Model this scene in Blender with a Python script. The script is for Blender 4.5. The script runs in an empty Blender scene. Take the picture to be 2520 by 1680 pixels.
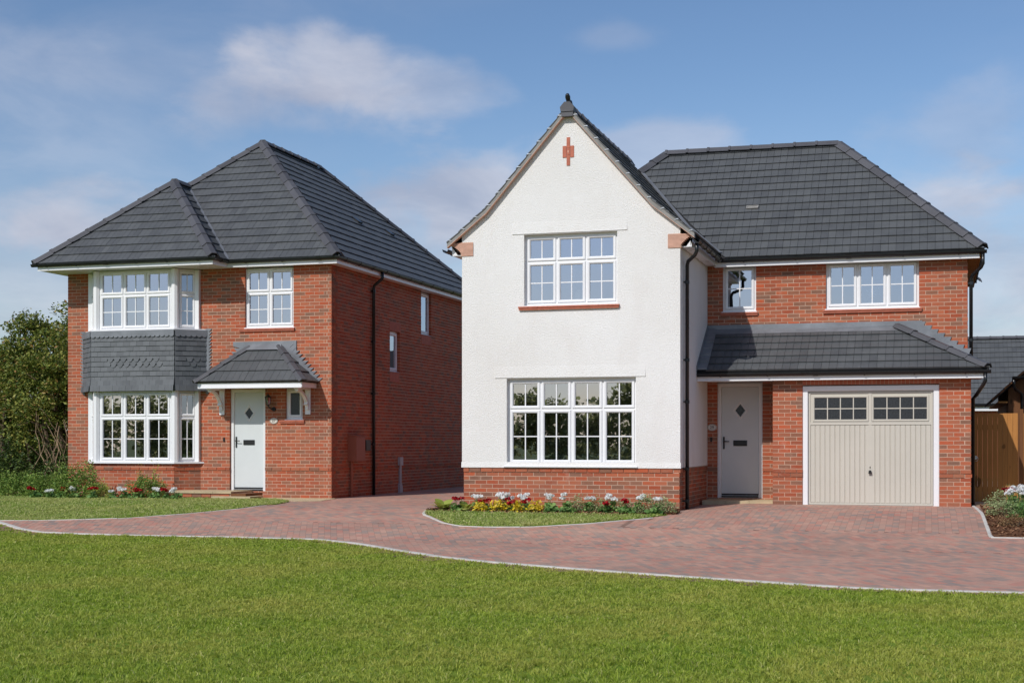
import bpy, math, random
import numpy as np
from mathutils import Vector, Matrix
R = math.radians
random.seed(7)
rng = np.random.default_rng(11)
sc = bpy.context.scene
col = sc.collection

# ------------------------------------------------------------------ camera
CAM = Vector((0, 0, 1.22)); YAW = R(16.7)
cd = bpy.data.cameras.new('camera'); cam = bpy.data.objects.new('camera', cd); col.objects.link(cam)
cam.location = CAM; cam.rotation_euler = (R(90), 0, YAW)
cd.lens = 50; cd.sensor_width = 36; cd.shift_y = 248 / 2520; cd.clip_start = 0.1; cd.clip_end = 3000
sc.camera = cam
sc.render.engine = 'CYCLES'
sc.cycles.use_denoising = True
sc.cycles.max_bounces = 8
sc.cycles.transparent_max_bounces = 16
sc.cycles.caustics_reflective = False
sc.cycles.caustics_refractive = False
# ------------------------------------------------------------------ sun + sky
SUN = Vector((-0.34, -1.0, 0.90)).normalized()          # towards the sun
EL = math.asin(SUN.z); AZ = math.atan2(SUN.x, SUN.y)
sd = bpy.data.lights.new('sun', 'SUN'); sd.energy = 2.85; sd.angle = R(0.55); sd.color = (1.0, 0.965, 0.92)
so = bpy.data.objects.new('sun', sd); col.objects.link(so)
so.rotation_euler = (-SUN).to_track_quat('-Z', 'Y').to_euler()
w = bpy.data.worlds.new('World'); sc.world = w; w.use_nodes = True
nt = w.node_tree; nt.nodes.clear()
def nd(t, **k):
    n = nt.nodes.new(t)
    for a, b in k.items(): setattr(n, a, b)
    return n
def lk(a, b): nt.links.new(a, b)
def camdir(u, v):                                       # direction of a point of the sky
    k = (u - 1260) / 3500; m = (1088 - v) / 3500
    return Vector((k * math.cos(YAW) - math.sin(YAW), k * math.sin(YAW) + math.cos(YAW), m)).normalized()
sky = nd('ShaderNodeTexSky', sky_type='NISHITA', sun_disc=False, sun_elevation=EL, sun_rotation=AZ % (2 * math.pi),
         altitude=50, air_density=1.0, dust_density=0.7, ozone_density=1.6)
tc = nd('ShaderNodeTexCoord')
sep = nd('ShaderNodeSeparateXYZ'); lk(tc.outputs['Generated'], sep.inputs[0])
def math_(op, a, b=None, clamp=False):
    n = nd('ShaderNodeMath', operation=op, use_clamp=clamp)
    for i, x in enumerate((a, b)):
        if x is None: continue
        if isinstance(x, (int, float)): n.inputs[i].default_value = x
        else: lk(x, n.inputs[i])
    return n.outputs[0]
def maprange(x, a, b, c=0.0, d=1.0, smooth=True):
    n = nd('ShaderNodeMapRange', interpolation_type='SMOOTHSTEP' if smooth else 'LINEAR'); n.clamp = True
    lk(x, n.inputs[0])
    for i, q in enumerate((a, b, c, d)): n.inputs[i + 1].default_value = q
    return n.outputs[0]
zz = math_('ADD', math_('MAXIMUM', sep.outputs[2], 0.0), 0.22)
cv = nd('ShaderNodeCombineXYZ')
lk(math_('DIVIDE', sep.outputs[0], zz), cv.inputs[0]); lk(math_('DIVIDE', sep.outputs[1], zz), cv.inputs[1])
def noise(vec, scale, detail, rough, dist=0.0, off=(0, 0, 0), stretch=(1, 1, 1)):
    mp = nd('ShaderNodeMapping'); lk(vec, mp.inputs[0]); mp.inputs[1].default_value = off; mp.inputs[3].default_value = stretch
    n = nd('ShaderNodeTexNoise'); lk(mp.outputs[0], n.inputs[0])
    n.inputs['Scale'].default_value = scale; n.inputs['Detail'].default_value = detail
    n.inputs['Roughness'].default_value = rough; n.inputs['Distortion'].default_value = dist
    return n.outputs[0]
n_broad = noise(cv.outputs[0], 0.9, 4, 0.5, 0.3, (3.1, 1.7, 0))
n_fine = noise(cv.outputs[0], 2.6, 8, 0.58, 0.4, (7.3, 2.2, 0))
n_edge = noise(tc.outputs['Generated'], 9.0, 8, 0.55, 0.25, (1.3, 4.2, 2.0), (1, 1, 1.8))
thin = math_('MULTIPLY', maprange(n_broad, 0.36, 0.68), maprange(n_fine, 0.26, 0.72))
thin = math_('MULTIPLY', thin, 0.28)
# clouds that stand in the sky at fixed bearings: (u, v, half width, half height, density)
acc = thin
for (u, v, hw, hh, den) in [(810, 180, 185, 100, 0.62), (640, 245, 200, 70, 0.36), (980, 225, 320, 100, 0.45), (760, 300, 320, 80, 0.42), (170, 550, 210, 110, 0.85),
                            (1110, 500, 260, 170, 0.8), (2280, 560, 180, 130, 0.55), (1600, 380, 260, 90, 0.45),
                            (2480, 640, 260, 190, 0.65), (1480, 90, 110, 45, 0.22), (2430, 300, 260, 110, 0.3), (60, 700, 260, 160, 0.4), (230, 180, 420, 70, 0.18)]:
    c = camdir(u, v)
    mp = nd('ShaderNodeVectorMath', operation='SUBTRACT'); lk(tc.outputs['Generated'], mp.inputs[0]); mp.inputs[1].default_value = c
    rt = nd('ShaderNodeVectorRotate', rotation_type='Z_AXIS'); lk(mp.outputs[0], rt.inputs['Vector']); rt.inputs['Angle'].default_value = -YAW
    sl = nd('ShaderNodeVectorMath', operation='MULTIPLY'); lk(rt.outputs[0], sl.inputs[0])
    sl.inputs[1].default_value = (3500 / hw, 1.2, 3500 / hh)
    ln = nd('ShaderNodeVectorMath', operation='LENGTH'); lk(sl.outputs[0], ln.inputs[0])
    ed = math_('ADD', ln.outputs['Value'], math_('MULTIPLY', math_('SUBTRACT', n_edge, 0.5), 3.4))
    bl = math_('MULTIPLY', maprange(ed, 1.15, 0.15), den)
    acc = math_('SUBTRACT', 1.0, math_('MULTIPLY', math_('SUBTRACT', 1.0, acc), math_('SUBTRACT', 1.0, bl)))
haze = maprange(sep.outputs[2], 0.26, -0.02, 0.0, 0.33)
acc = math_('SUBTRACT', 1.0, math_('MULTIPLY', math_('SUBTRACT', 1.0, acc), math_('SUBTRACT', 1.0, haze)), True)
hsv = nd('ShaderNodeHueSaturation'); hsv.inputs['Saturation'].default_value = 1.04; hsv.inputs['Value'].default_value = 0.52
gm = nd('ShaderNodeGamma'); gm.inputs[1].default_value = 1.12; lk(sky.outputs[0], gm.inputs[0])
lk(gm.outputs[0], hsv.inputs['Color'])
cr = nd('ShaderNodeValToRGB'); lk(n_fine, cr.inputs[0])
cr.color_ramp.elements[0].position = 0.36; cr.color_ramp.elements[0].color = (2.5, 2.65, 3.2, 1)
cr.color_ramp.elements[1].position = 0.64; cr.color_ramp.elements[1].color = (3.95, 3.92, 4.2, 1)
mx = nd('ShaderNodeMix', data_type='RGBA'); lk(acc, mx.inputs[0]); lk(hsv.outputs[0], mx.inputs[6]); lk(cr.outputs[0], mx.inputs[7])
bg = nd('ShaderNodeBackground'); bg.inputs[1].default_value = 0.15; tn = nd('ShaderNodeMix', data_type='RGBA', blend_type='MULTIPLY'); tn.inputs[0].default_value = 1.0; lk(mx.outputs[2], tn.inputs[6]); tn.inputs[7].default_value = (0.92, 0.945, 1.0, 1)
lk(tn.outputs[2], bg.inputs[0])
wo = nd('ShaderNodeOutputWorld'); lk(bg.outputs[0], wo.inputs[0])
sc.view_settings.view_transform = 'Standard'; sc.view_settings.look = 'None'
sc.view_settings.exposure = 0.22; sc.view_settings.gamma = 1.0; sc.view_settings.use_curve_mapping = False

# ------------------------------------------------------------------ materials
def lin(r, g, b):
    return tuple(((c / 255) / 12.92 if c / 255 <= 0.04045 else ((c / 255 + 0.055) / 1.055) ** 2.4) for c in (r, g, b))
class NT:
    def __init__(s, name):
        m = bpy.data.materials.new(name); m.use_nodes = True; s.m = m; s.t = m.node_tree; s.t.nodes.clear()
        s.out = s.n('ShaderNodeOutputMaterial')
    def n(s, t, **k):
        x = s.t.nodes.new(t)
        for a, b in k.items(): setattr(x, a, b)
        return x
    def l(s, a, b): s.t.links.new(a, b)
    def val(s, sock, x):
        if hasattr(x, 'node'): s.l(x, sock)
        elif isinstance(x, (int, float)): sock.default_value = x
        else: sock.default_value = tuple(x) + ((1,) if len(x) == 3 else ())
    def noise(s, scale, detail=4, rough=0.55, vec=None, stretch=None):
        if vec is None: vec = s.n('ShaderNodeNewGeometry').outputs['Position']
        if stretch:
            mp = s.n('ShaderNodeMapping'); s.l(vec, mp.inputs[0]); mp.inputs[3].default_value = stretch; vec = mp.outputs[0]
        n = s.n('ShaderNodeTexNoise'); s.l(vec, n.inputs[0]); n.inputs['Scale'].default_value = scale
        n.inputs['Detail'].default_value = detail; n.inputs['Roughness'].default_value = rough
        return n.outputs[0]
    def ramp(s, x, stops, interp='LINEAR'):
        r = s.n('ShaderNodeValToRGB'); r.color_ramp.interpolation = interp; e = r.color_ramp.elements
        while len(e) < len(stops): e.new(0.5)
        for i, (p, c) in enumerate(stops): e[i].position = p; e[i].color = tuple(c) + (1,)
        s.l(x, r.inputs[0]); return r.outputs[0]
    def mix(s, f, a, b, blend='MIX'):
        x = s.n('ShaderNodeMix', data_type='RGBA', blend_type=blend); x.clamp_factor = True
        s.val(x.inputs[0], f); s.val(x.inputs[6], a); s.val(x.inputs[7], b); return x.outputs[2]
    def math(s, op, a, b=0.0, clamp=False):
        x = s.n('ShaderNodeMath', operation=op, use_clamp=clamp); s.val(x.inputs[0], a); s.val(x.inputs[1], b); return x.outputs[0]
    def rand(s):
        o = s.n('ShaderNodeObjectInfo').outputs['Random']; g = s.n('ShaderNodeNewGeometry').outputs['Random Per Island']
        return s.math('FRACT', s.math('ADD', s.math('MULTIPLY', o, 7.13), g))
    def bsdf(s, color, rough=0.6, spec=0.4, metal=0.0, bump=None, dist=0.01, strength=0.5, coat=0.0):
        p = s.n('ShaderNodeBsdfPrincipled'); s.val(p.inputs['Base Color'], color); s.val(p.inputs['Roughness'], rough)
        p.inputs['Specular IOR Level'].default_value = spec; p.inputs['Metallic'].default_value = metal
        p.inputs['Coat Weight'].default_value = coat
        if bump is not None:
            b = s.n('ShaderNodeBump'); b.inputs['Strength'].default_value = strength; b.inputs['Distance'].default_value = dist
            s.l(bump, b.inputs['Height']); s.l(b.outputs[0], p.inputs['Normal'])
        return p.outputs[0]
    def done(s, sh): s.l(sh, s.out.inputs[0]); return s.m
M_ = {}
def simple(name, c, rough=0.5, spec=0.4, var=0.08, scale=6.0, metal=0.0, bump=0.0, bscale=80.0, bdist=0.004):
    t = NT(name); n = t.noise(scale, 5)
    hi = tuple(min(1, x * (1 + var)) for x in c); lo = tuple(x * (1 - var) for x in c)
    colr = t.ramp(n, [(0.3, lo), (0.7, hi)])
    b = t.noise(bscale, 4) if bump else None
    rg = t.math('ADD', t.math('MULTIPLY', n, 0.16), rough - 0.08)
    M_[name] = t.done(t.bsdf(colr, rg, spec, metal, b, bdist, bump)); return M_[name]
def mat_brick():
    t = NT('brick'); r = t.rand()
    base = t.ramp(r, [(0.0, lin(184, 90, 57)), (0.14, lin(158, 77, 52)), (0.28, lin(178, 96, 65)), (0.42, lin(148, 79, 57)), (0.54, lin(182, 104, 73)), (0.66, lin(162, 93, 68)),
                      (0.78, lin(140, 93, 71)), (0.9, lin(122, 93, 78)), (1.0, lin(168, 106, 79))])
    n = t.noise(9, 5, 0.6, stretch=(1, 1, 2.2)); n2 = t.noise(70, 5, 0.7); n3 = t.noise(1.1, 3)
    c = t.mix(t.math('MULTIPLY', t.ramp(n, [(0.5, (0, 0, 0)), (0.66, (1, 1, 1))]), 0.55), base, lin(150, 108, 88))
    c = t.mix(t.math('MULTIPLY', t.ramp(n2, [(0.58, (0, 0, 0)), (0.75, (1, 1, 1))]), 0.35), c, lin(205, 140, 112))
    c = t.mix(t.ramp(n3, [(0.35, (0.0,) * 3), (0.7, (0.12,) * 3)]), c, lin(198, 136, 108))
    n4 = t.noise(0.5, 4, 0.6); c = t.mix(t.math('MULTIPLY', t.ramp(n4, [(0.45, (0,) * 3), (0.7, (1,) * 3)]), 0.30), c, lin(134, 84, 66))
    n5 = t.noise(2.3, 6, 0.7); c = t.mix(t.math('MULTIPLY', t.ramp(n5, [(0.62, (0,) * 3), (0.78, (1,) * 3)]), 0.30), c, lin(214, 186, 170))
    M_['brick'] = t.done(t.bsdf(c, 0.88, 0.2, 0, n2, 0.004, 0.5))
def mat_tile(name, a, b, rough=0.55):
    t = NT(name); r = t.rand(); n = t.noise(3.5, 5, 0.6); n2 = t.noise(120, 3)
    c = t.mix(r, a, b); c = t.mix(t.math('MULTIPLY', t.ramp(n, [(0.4, (0,) * 3), (0.75, (1,) * 3)]), 0.3), c, tuple(min(1, x * 1.5 + 0.006) for x in b))
    sp = t.ramp(t.noise(38, 2), [(0.74, (0,) * 3), (0.78, (1,) * 3)])
    c = t.mix(t.math('MULTIPLY', sp, 0.35), c, (0.35, 0.34, 0.31))
    M_[name] = t.done(t.bsdf(c, rough, 0.4, 0, n2, 0.002, 0.35))
def mat_render():
    t = NT('render'); v = t.noise(40, 5, 0.7); v2 = t.noise(120, 3, 0.6)
    h = t.math('ADD', v, t.math('MULTIPLY', v2, 0.4))
    n = t.noise(0.55, 5, 0.6); n2 = t.noise(1.6, 4, 0.6, stretch=(1, 1, 0.35))
    c = t.ramp(n, [(0.35, (0.79, 0.772, 0.74)), (0.68, (0.845, 0.835, 0.815))])
    c = t.mix(t.math('MULTIPLY', t.ramp(n2, [(0.5, (0,) * 3), (0.75, (1,) * 3)]), 0.2), c, (0.62, 0.54, 0.48))
    M_['render'] = t.done(t.bsdf(c, 0.92, 0.2, 0, h, 0.032, 0.6))
def mat_glass():
    t = NT('glass'); fr = t.n('ShaderNodeFresnel'); fr.inputs[0].default_value = 1.5
    g = t.n('ShaderNodeBsdfGlossy'); g.inputs[0].default_value = (0.82, 0.86, 1.0, 1); g.inputs['Roughness'].default_value = 0.0
    b = t.n('ShaderNodeBump'); b.inputs['Strength'].default_value = 0.05; b.inputs['Distance'].default_value = 0.01
    t.l(t.noise(2.2, 2), b.inputs['Height']); t.l(b.outputs[0], g.inputs['Normal'])
    tr = t.n('ShaderNodeBsdfTransparent'); tr.inputs[0].default_value = (0.80, 0.83, 0.78, 1)
    f = t.math('ADD', t.math('MULTIPLY', fr.outputs[0], 1.1), 0.42, True)
    mx = t.n('ShaderNodeMixShader'); t.l(f, mx.inputs[0]); t.l(tr.outputs[0], mx.inputs[1]); t.l(g.outputs[0], mx.inputs[2])
    M_['glass'] = t.done(mx.outputs[0])
def mat_leaf(name, stops, trans=0.25, rough=0.5, patch=None):
    t = NT(name); r = t.rand(); c = t.ramp(r, stops)
    if name.startswith('grass'): c = t.mix(t.math('MULTIPLY', t.ramp(t.noise(26, 3), [(0.36, (1,) * 3), (0.6, (0,) * 3)]), 0.34), c, lin(84, 110, 30))
    if name == 'grass': c = t.mix(t.math('MULTIPLY', t.ramp(t.noise(5.5, 4), [(0.42, (1,) * 3), (0.6, (0,) * 3)]), 0.26), c, lin(98, 126, 42))
    if patch: c = t.mix(t.ramp(t.noise(patch[0], 4), [(0.4, (0,) * 3), (0.7, (patch[2],) * 3)]), c, patch[1])
    p = t.bsdf(c, rough, 0.3); tl = t.n('ShaderNodeBsdfTranslucent'); t.l(c, tl.inputs[0])
    mx = t.n('ShaderNodeMixShader'); mx.inputs[0].default_value = trans; t.l(p, mx.inputs[1]); t.l(tl.outputs[0], mx.inputs[2])
    M_[name] = t.done(mx.outputs[0])
def mat_wood(name, a, b, horiz=False):
    t = NT(name); r = t.rand(); st = (14, 14, 0.9) if not horiz else (0.9, 14, 14)
    n = t.noise(3.0, 6, 0.6, stretch=st); c = t.mix(n, a, b)
    k = t.ramp(t.noise(4.2, 1, 0.3, stretch=(1.6, 1.6, 0.8)), [(0.70, (0,) * 3), (0.735, (1,) * 3)])
    c = t.mix(t.math('MULTIPLY', k, 0.75), c, tuple(x * 0.22 for x in a)); c = t.mix(t.math('MULTIPLY', r, 0.35), c, tuple(x * 0.6 for x in b))
    M_[name] = t.done(t.bsdf(c, 0.75, 0.25, 0, n, 0.004, 0.4))
def mat_paver():
    t = NT('paver'); r = t.rand()
    base = t.ramp(r, [(0.0, lin(184, 126, 110)), (0.26, lin(176, 134, 118)), (0.46, lin(190, 146, 128)), (0.62, lin(164, 132, 118)), (0.82, lin(142, 128, 120)), (1.0, lin(182, 140, 122))])
    n = t.noise(14, 5, 0.6); n2 = t.noise(150, 3); n3 = t.noise(0.8, 4)
    c = t.mix(t.math('MULTIPLY', t.ramp(n, [(0.5, (0,) * 3), (0.7, (1,) * 3)]), 0.4), base, lin(130, 112, 102))
    c = t.mix(t.ramp(n3, [(0.35, (0,) * 3), (0.7, (0.25,) * 3)]), c, lin(202, 172, 150))
    n4 = t.noise(0.33, 5, 0.6); c = t.mix(t.math('MULTIPLY', t.ramp(n4, [(0.48, (0,) * 3), (0.68, (1,) * 3)]), 0.28), c, lin(128, 104, 94))
    M_['paver'] = t.done(t.bsdf(c, 0.85, 0.25, 0, n2, 0.002, 0.4))
def mat_soil():
    t = NT('mulch'); v = t.n('ShaderNodeTexVoronoi'); v.inputs['Scale'].default_value = 38
    t.l(t.n('ShaderNodeNewGeometry').outputs['Position'], v.inputs['Vector'])
    c = t.ramp(t.math('FRACT', t.math('MULTIPLY', v.outputs['Color'], 1.0)), [(0.0, lin(58, 36, 24)), (0.5, lin(104, 70, 48)), (1.0, lin(140, 104, 76))])
    M_['mulch'] = t.done(t.bsdf(c, 0.95, 0.1, 0, v.outputs['Distance'], 0.02, 0.8))
def mat_ground():
    t = NT('meadow'); n = t.noise(0.35, 5); n2 = t.noise(40, 4)
    c = t.ramp(n, [(0.35, lin(74, 92, 40)), (0.7, lin(104, 112, 58))])
    M_['meadow'] = t.done(t.bsdf(c, 0.95, 0.1, 0, n2, 0.02, 0.7))
def mat_lawn():
    t = NT('lawn_soil'); n = t.noise(1.3, 5); n2 = t.noise(60, 4)
    c = t.ramp(n, [(0.35, lin(104, 130, 40)), (0.7, lin(136, 152, 62))]); c = t.mix(t.math('MULTIPLY', n2, 0.45), c, lin(74, 98, 28))
    M_['lawn_soil'] = t.done(t.bsdf(c, 0.95, 0.1, 0, n2, 0.02, 0.8))
mat_brick(); mat_render(); mat_glass(); mat_paver(); mat_soil(); mat_ground(); mat_lawn()
mat_tile('roof_tile', lin(74, 76, 78), lin(85, 87, 88)); mat_tile('hip', lin(68, 68, 72), lin(82, 82, 86)); mat_tile('hung_tile', lin(82, 85, 88), lin(98, 101, 104))
simple('mortar', lin(194, 164, 143), 0.95, 0.1, 0.14, 3.0, 0, 0.5, 90)
simple('upvc', (0.80, 0.80, 0.81), 0.28, 0.45, 0.015, 1.0)
simple('soffit', (0.74, 0.74, 0.74), 0.4, 0.4, 0.03, 1.0)
simple('lead', lin(124, 127, 132), 0.5, 0.5, 0.22, 2.5, 0.25, 0.3, 12, 0.01)
simple('gutter', (0.012, 0.013, 0.015), 0.3, 0.5, 0.2, 4)
simple('iron', (0.012, 0.012, 0.012), 0.42, 0.5, 0.2, 20)
simple('door', lin(206, 211, 211), 0.42, 0.4, 0.03, 2.2, 0, 0.15, 60, 0.002)
simple('doorframe', (0.77, 0.775, 0.77), 0.32, 0.4, 0.02, 2)
simple('garage', lin(194, 189, 177), 0.45, 0.4, 0.03, 1.2, 0, 0.12, 120, 0.001)
simple('dark_pane', (0.03, 0.032, 0.036), 0.22, 0.5, 0.5, 40, 0, 0.5, 300, 0.002)
simple('terracotta', lin(180, 106, 84), 0.7, 0.3, 0.14, 9, 0, 0.3, 60)
simple('kneeler', lin(206, 164, 144), 0.85, 0.2, 0.12, 9, 0, 0.4, 90)
simple('kerb', lin(196, 192, 184), 0.9, 0.2, 0.14, 5, 0, 0.5, 120, 0.003)
simple('verge', lin(140, 138, 134), 0.8, 0.2, 0.2, 4, 0, 0.4, 60)
simple('steel', (0.6, 0.6, 0.6), 0.35, 0.5, 0.1, 30, 0.9)
simple('flag', lin(186, 168, 136), 0.9, 0.2, 0.14, 3, 0, 0.4, 90)
simple('gravel', lin(206, 186, 150), 0.95, 0.2, 0.3, 60, 0, 0.9, 90, 0.02)
simple('sand', lin(132, 106, 94), 0.95, 0.1, 0.2, 12, 0, 0.3, 100)
simple('meter', lin(150, 88, 66), 0.5, 0.4, 0.05, 3)
simple('greyplastic', lin(170, 172, 178), 0.4, 0.4, 0.04, 3)
simple('bark', lin(104, 88, 72), 0.95, 0.15, 0.3, 14, 0, 0.7, 40, 0.02)
simple('twig', lin(150, 128, 104), 0.95, 0.15, 0.25, 14)
simple('plaque', lin(206, 200, 190), 0.5, 0.4, 0.03, 8)
simple('ink', lin(92, 88, 82), 0.6, 0.3, 0.02, 8)
simple('plaster', lin(196, 192, 180), 0.9, 0.1, 0.04, 1)
simple('carpet', lin(110, 98, 84), 0.95, 0.1, 0.08, 4)
simple('fabric', lin(206, 204, 186), 0.9, 0.1, 0.08, 8)
simple('fabric_sage', lin(150, 172, 160), 0.9, 0.1, 0.08, 8)
simple('ceramic', lin(224, 218, 206), 0.3, 0.5, 0.04, 8)
simple('felt', (0.03, 0.03, 0.032), 0.9, 0.1, 0.1, 3)
mat_wood('timber', lin(158, 104, 52), lin(196, 138, 76)); mat_wood('timber_dark', lin(96, 62, 38), lin(128, 86, 54))
mat_leaf('grass', [(0.0, lin(122, 146, 42)), (0.35, lin(158, 178, 58)), (0.72, lin(184, 198, 78)), (0.94, lin(188, 190, 96)), (1.0, lin(222, 212, 150))], 0.35, 0.5, (0.7, lin(190, 182, 92), 0.65))
mat_leaf('grass_dry', [(0.0, lin(132, 160, 62)), (0.4, lin(164, 184, 92)), (0.75, lin(190, 200, 120)), (1.0, lin(228, 218, 168))], 0.4, 0.55, (0.6, lin(204, 198, 128), 0.65))
mat_leaf('tree_leaf', [(0.0, lin(60, 80, 34)), (0.4, lin(98, 114, 48)), (0.75, lin(142, 148, 68)), (0.92, lin(178, 172, 92)), (1.0, lin(160, 112, 72))], 0.28, 0.45)
mat_leaf('hedge_leaf', [(0.0, lin(38, 56, 28)), (0.5, lin(68, 90, 42)), (1.0, lin(108, 126, 58))], 0.22, 0.5)
mat_leaf('shrub_leaf', [(0.0, lin(74, 104, 42)), (0.5, lin(112, 142, 60)), (1.0, lin(160, 176, 88))], 0.3, 0.5)
mat_leaf('geranium_leaf', [(0.0, lin(78, 114, 60)), (0.5, lin(112, 150, 82)), (1.0, lin(150, 178, 102))], 0.35, 0.5)
mat_leaf('hosta_leaf', [(0.0, lin(140, 158, 66)), (0.5, lin(176, 186, 92)), (1.0, lin(206, 204, 120))], 0.3, 0.4)
mat_leaf('heuchera_leaf', [(0.0, lin(206, 178, 30)), (0.5, lin(232, 212, 56)), (0.8, lin(226, 190, 84)), (1.0, lin(184, 178, 52))], 0.3, 0.5)
mat_leaf('hebe_leaf', [(0.0, lin(108, 124, 82)), (0.5, lin(152, 166, 112)), (1.0, lin(200, 206, 156))], 0.3, 0.5)
mat_leaf('dry_leaf', [(0.0, lin(96, 70, 48)), (0.6, lin(140, 108, 72)), (1.0, lin(170, 150, 110))], 0.2, 0.7)
mat_leaf('petal_red', [(0.0, lin(120, 8, 16)), (0.6, lin(168, 14, 26)), (1.0, lin(196, 30, 40))], 0.2, 0.6)
mat_leaf('petal_white', [(0.0, (0.84, 0.84, 0.83)), (1.0, (0.92, 0.92, 0.90))], 0.4, 0.6)
mat_leaf('wood_leaf', [(0.0, lin(128, 134, 88)), (0.5, lin(168, 170, 112)), (1.0, lin(204, 200, 140))], 0.6, 0.6)
mat_leaf('pampas', [(0.0, lin(196, 180, 160)), (1.0, lin(226, 214, 196))], 0.2, 0.8)
mat_leaf('chip', [(0.0, lin(62, 38, 26)), (0.5, lin(118, 80, 54)), (1.0, lin(168, 128, 94))], 0.0, 0.9)

# ------------------------------------------------------------------ helpers
class MB:
    def __init__(s): s.v = []; s.f = []
    def add(s, vs, fs, M=None):
        o = len(s.v)
        s.v += [tuple(M @ Vector(p)) for p in vs] if M is not None else [tuple(p) for p in vs]
        s.f += [tuple(i + o for i in f) for f in fs]; return s
    def box(s, x0, x1, y0, y1, z0, z1, M=None):
        return s.add([(x0, y0, z0), (x1, y0, z0), (x1, y1, z0), (x0, y1, z0), (x0, y0, z1), (x1, y0, z1), (x1, y1, z1), (x0, y1, z1)],
                     [(0, 3, 2, 1), (4, 5, 6, 7), (0, 1, 5, 4), (1, 2, 6, 5), (2, 3, 7, 6), (3, 0, 4, 7)], M)
    def ring(s, x0, x1, z0, z1, prof, M=None):      # mitred frame, prof = (inset, y) pairs
        n = len(prof); vs = []
        for (a, b) in ((0, 0), (1, 0), (1, 1), (0, 1)):
            for (i, y) in prof: vs.append((x0 + i if a == 0 else x1 - i, y, z0 + i if b == 0 else z1 - i))
        fs = []
        for c in range(4):
            d = (c + 1) % 4
            for k in range(n):
                k2 = (k + 1) % n; fs.append((c * n + k, d * n + k, d * n + k2, c * n + k2))
        return s.add(vs, fs, M)
    def prism(s, poly, y0, y1, M=None, axis='y'):    # poly in (x, z), extruded in y (or (x,y) in z)
        n = len(poly)
        if axis == 'y': vs = [(p[0], y0, p[1]) for p in poly] + [(p[0], y1, p[1]) for p in poly]
        elif axis == 'x': vs = [(y0, p[0], p[1]) for p in poly] + [(y1, p[0], p[1]) for p in poly]
        else: vs = [(p[0], p[1], y0) for p in poly] + [(p[0], p[1], y1) for p in poly]
        fs = [tuple(range(n)), tuple(range(2 * n - 1, n - 1, -1))] + [(i, i + n, (i + 1) % n + n, (i + 1) % n) for i in range(n)]
        return s.add(vs, fs, M)
    def tube(s, pts, r, n=8, M=None, cap=True):
        pts = [Vector(p) for p in pts]; rs = r if isinstance(r, (list, tuple)) else [r] * len(pts); vs = []; prev = None
        for i, p in enumerate(pts):
            t = (pts[min(i + 1, len(pts) - 1)] - pts[max(i - 1, 0)]).normalized()
            if prev is None: a = t.orthogonal().normalized()
            else: a = (prev - t * prev.dot(t)).normalized()
            prev = a; b = t.cross(a)
            vs += [p + (a * math.cos(2 * math.pi * k / n) + b * math.sin(2 * math.pi * k / n)) * rs[i] for k in range(n)]
        fs = [(i * n + k, i * n + (k + 1) % n, (i + 1) * n + (k + 1) % n, (i + 1) * n + k) for i in range(len(pts) - 1) for k in range(n)]
        if cap: fs += [tuple(range(n - 1, -1, -1)), tuple((len(pts) - 1) * n + k for k in range(n))]
        return s.add(vs, fs, M)
    def sweep(s, prof, pts, M=None, cap=True):       # prof = (side, up) closed section, swept along a horizontal-ish polyline with mitres
        pts = [Vector(p) for p in pts]; n = len(prof); vs = []; Z = Vector((0, 0, 1))
        for i, p in enumerate(pts):
            d0 = (pts[i] - pts[i - 1]).normalized() if i else None; d1 = (pts[i + 1] - pts[i]).normalized() if i < len(pts) - 1 else None
            d0 = d0 or d1; d1 = d1 or d0
            s0 = d0.cross(Z).normalized(); s1 = d1.cross(Z).normalized(); sd_ = (s0 + s1).normalized(); sd_ /= max(0.3, sd_.dot(s0))
            up = s0.cross(d0).normalized()
            vs += [p + sd_ * a + up * b for (a, b) in prof]
        fs = [(i * n + k, (i + 1) * n + k, (i + 1) * n + (k + 1) % n, i * n + (k + 1) % n) for i in range(len(pts) - 1) for k in range(n)]
        if cap: fs += [tuple(range(n)), tuple((len(pts) - 1) * n + k for k in range(n - 1, -1, -1))]
        return s.add(vs, fs, M)
    def mesh(s, name):
        m = bpy.data.meshes.new(name); m.from_pydata(s.v, [], s.f); m.update(); return m
    def build(s, name, mat, parent=None, smooth=False):
        m = s.mesh(name); m.materials.append(M_[mat])
        if smooth: m.polygons.foreach_set('use_smooth', [True] * len(m.polygons))
        return link(name, m, parent)
WL = set()
def link(name, mesh, parent=None, M=None):
    o = bpy.data.objects.new(name, mesh); col.objects.link(o)
    if M is not None: o.matrix_basis = M
    if parent is not None:
        o.parent = parent
        if parent.type == 'EMPTY' and parent.name in WL: o.matrix_parent_inverse = Matrix.Translation(-parent.location)
    return o
def tag(o, label=None, cat=None, group=None, kind=None):
    if label: o['label'] = label
    if cat: o['category'] = cat
    if group: o['group'] = group
    if kind: o['kind'] = kind
    return o
def empty(name, loc, label, cat, group=None, world=False):
    o = bpy.data.objects.new(name, None); col.objects.link(o); o.location = loc; o.empty_display_size = 0.2
    if world: WL.add(o.name)
    return tag(o, label, cat, group)
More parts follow.
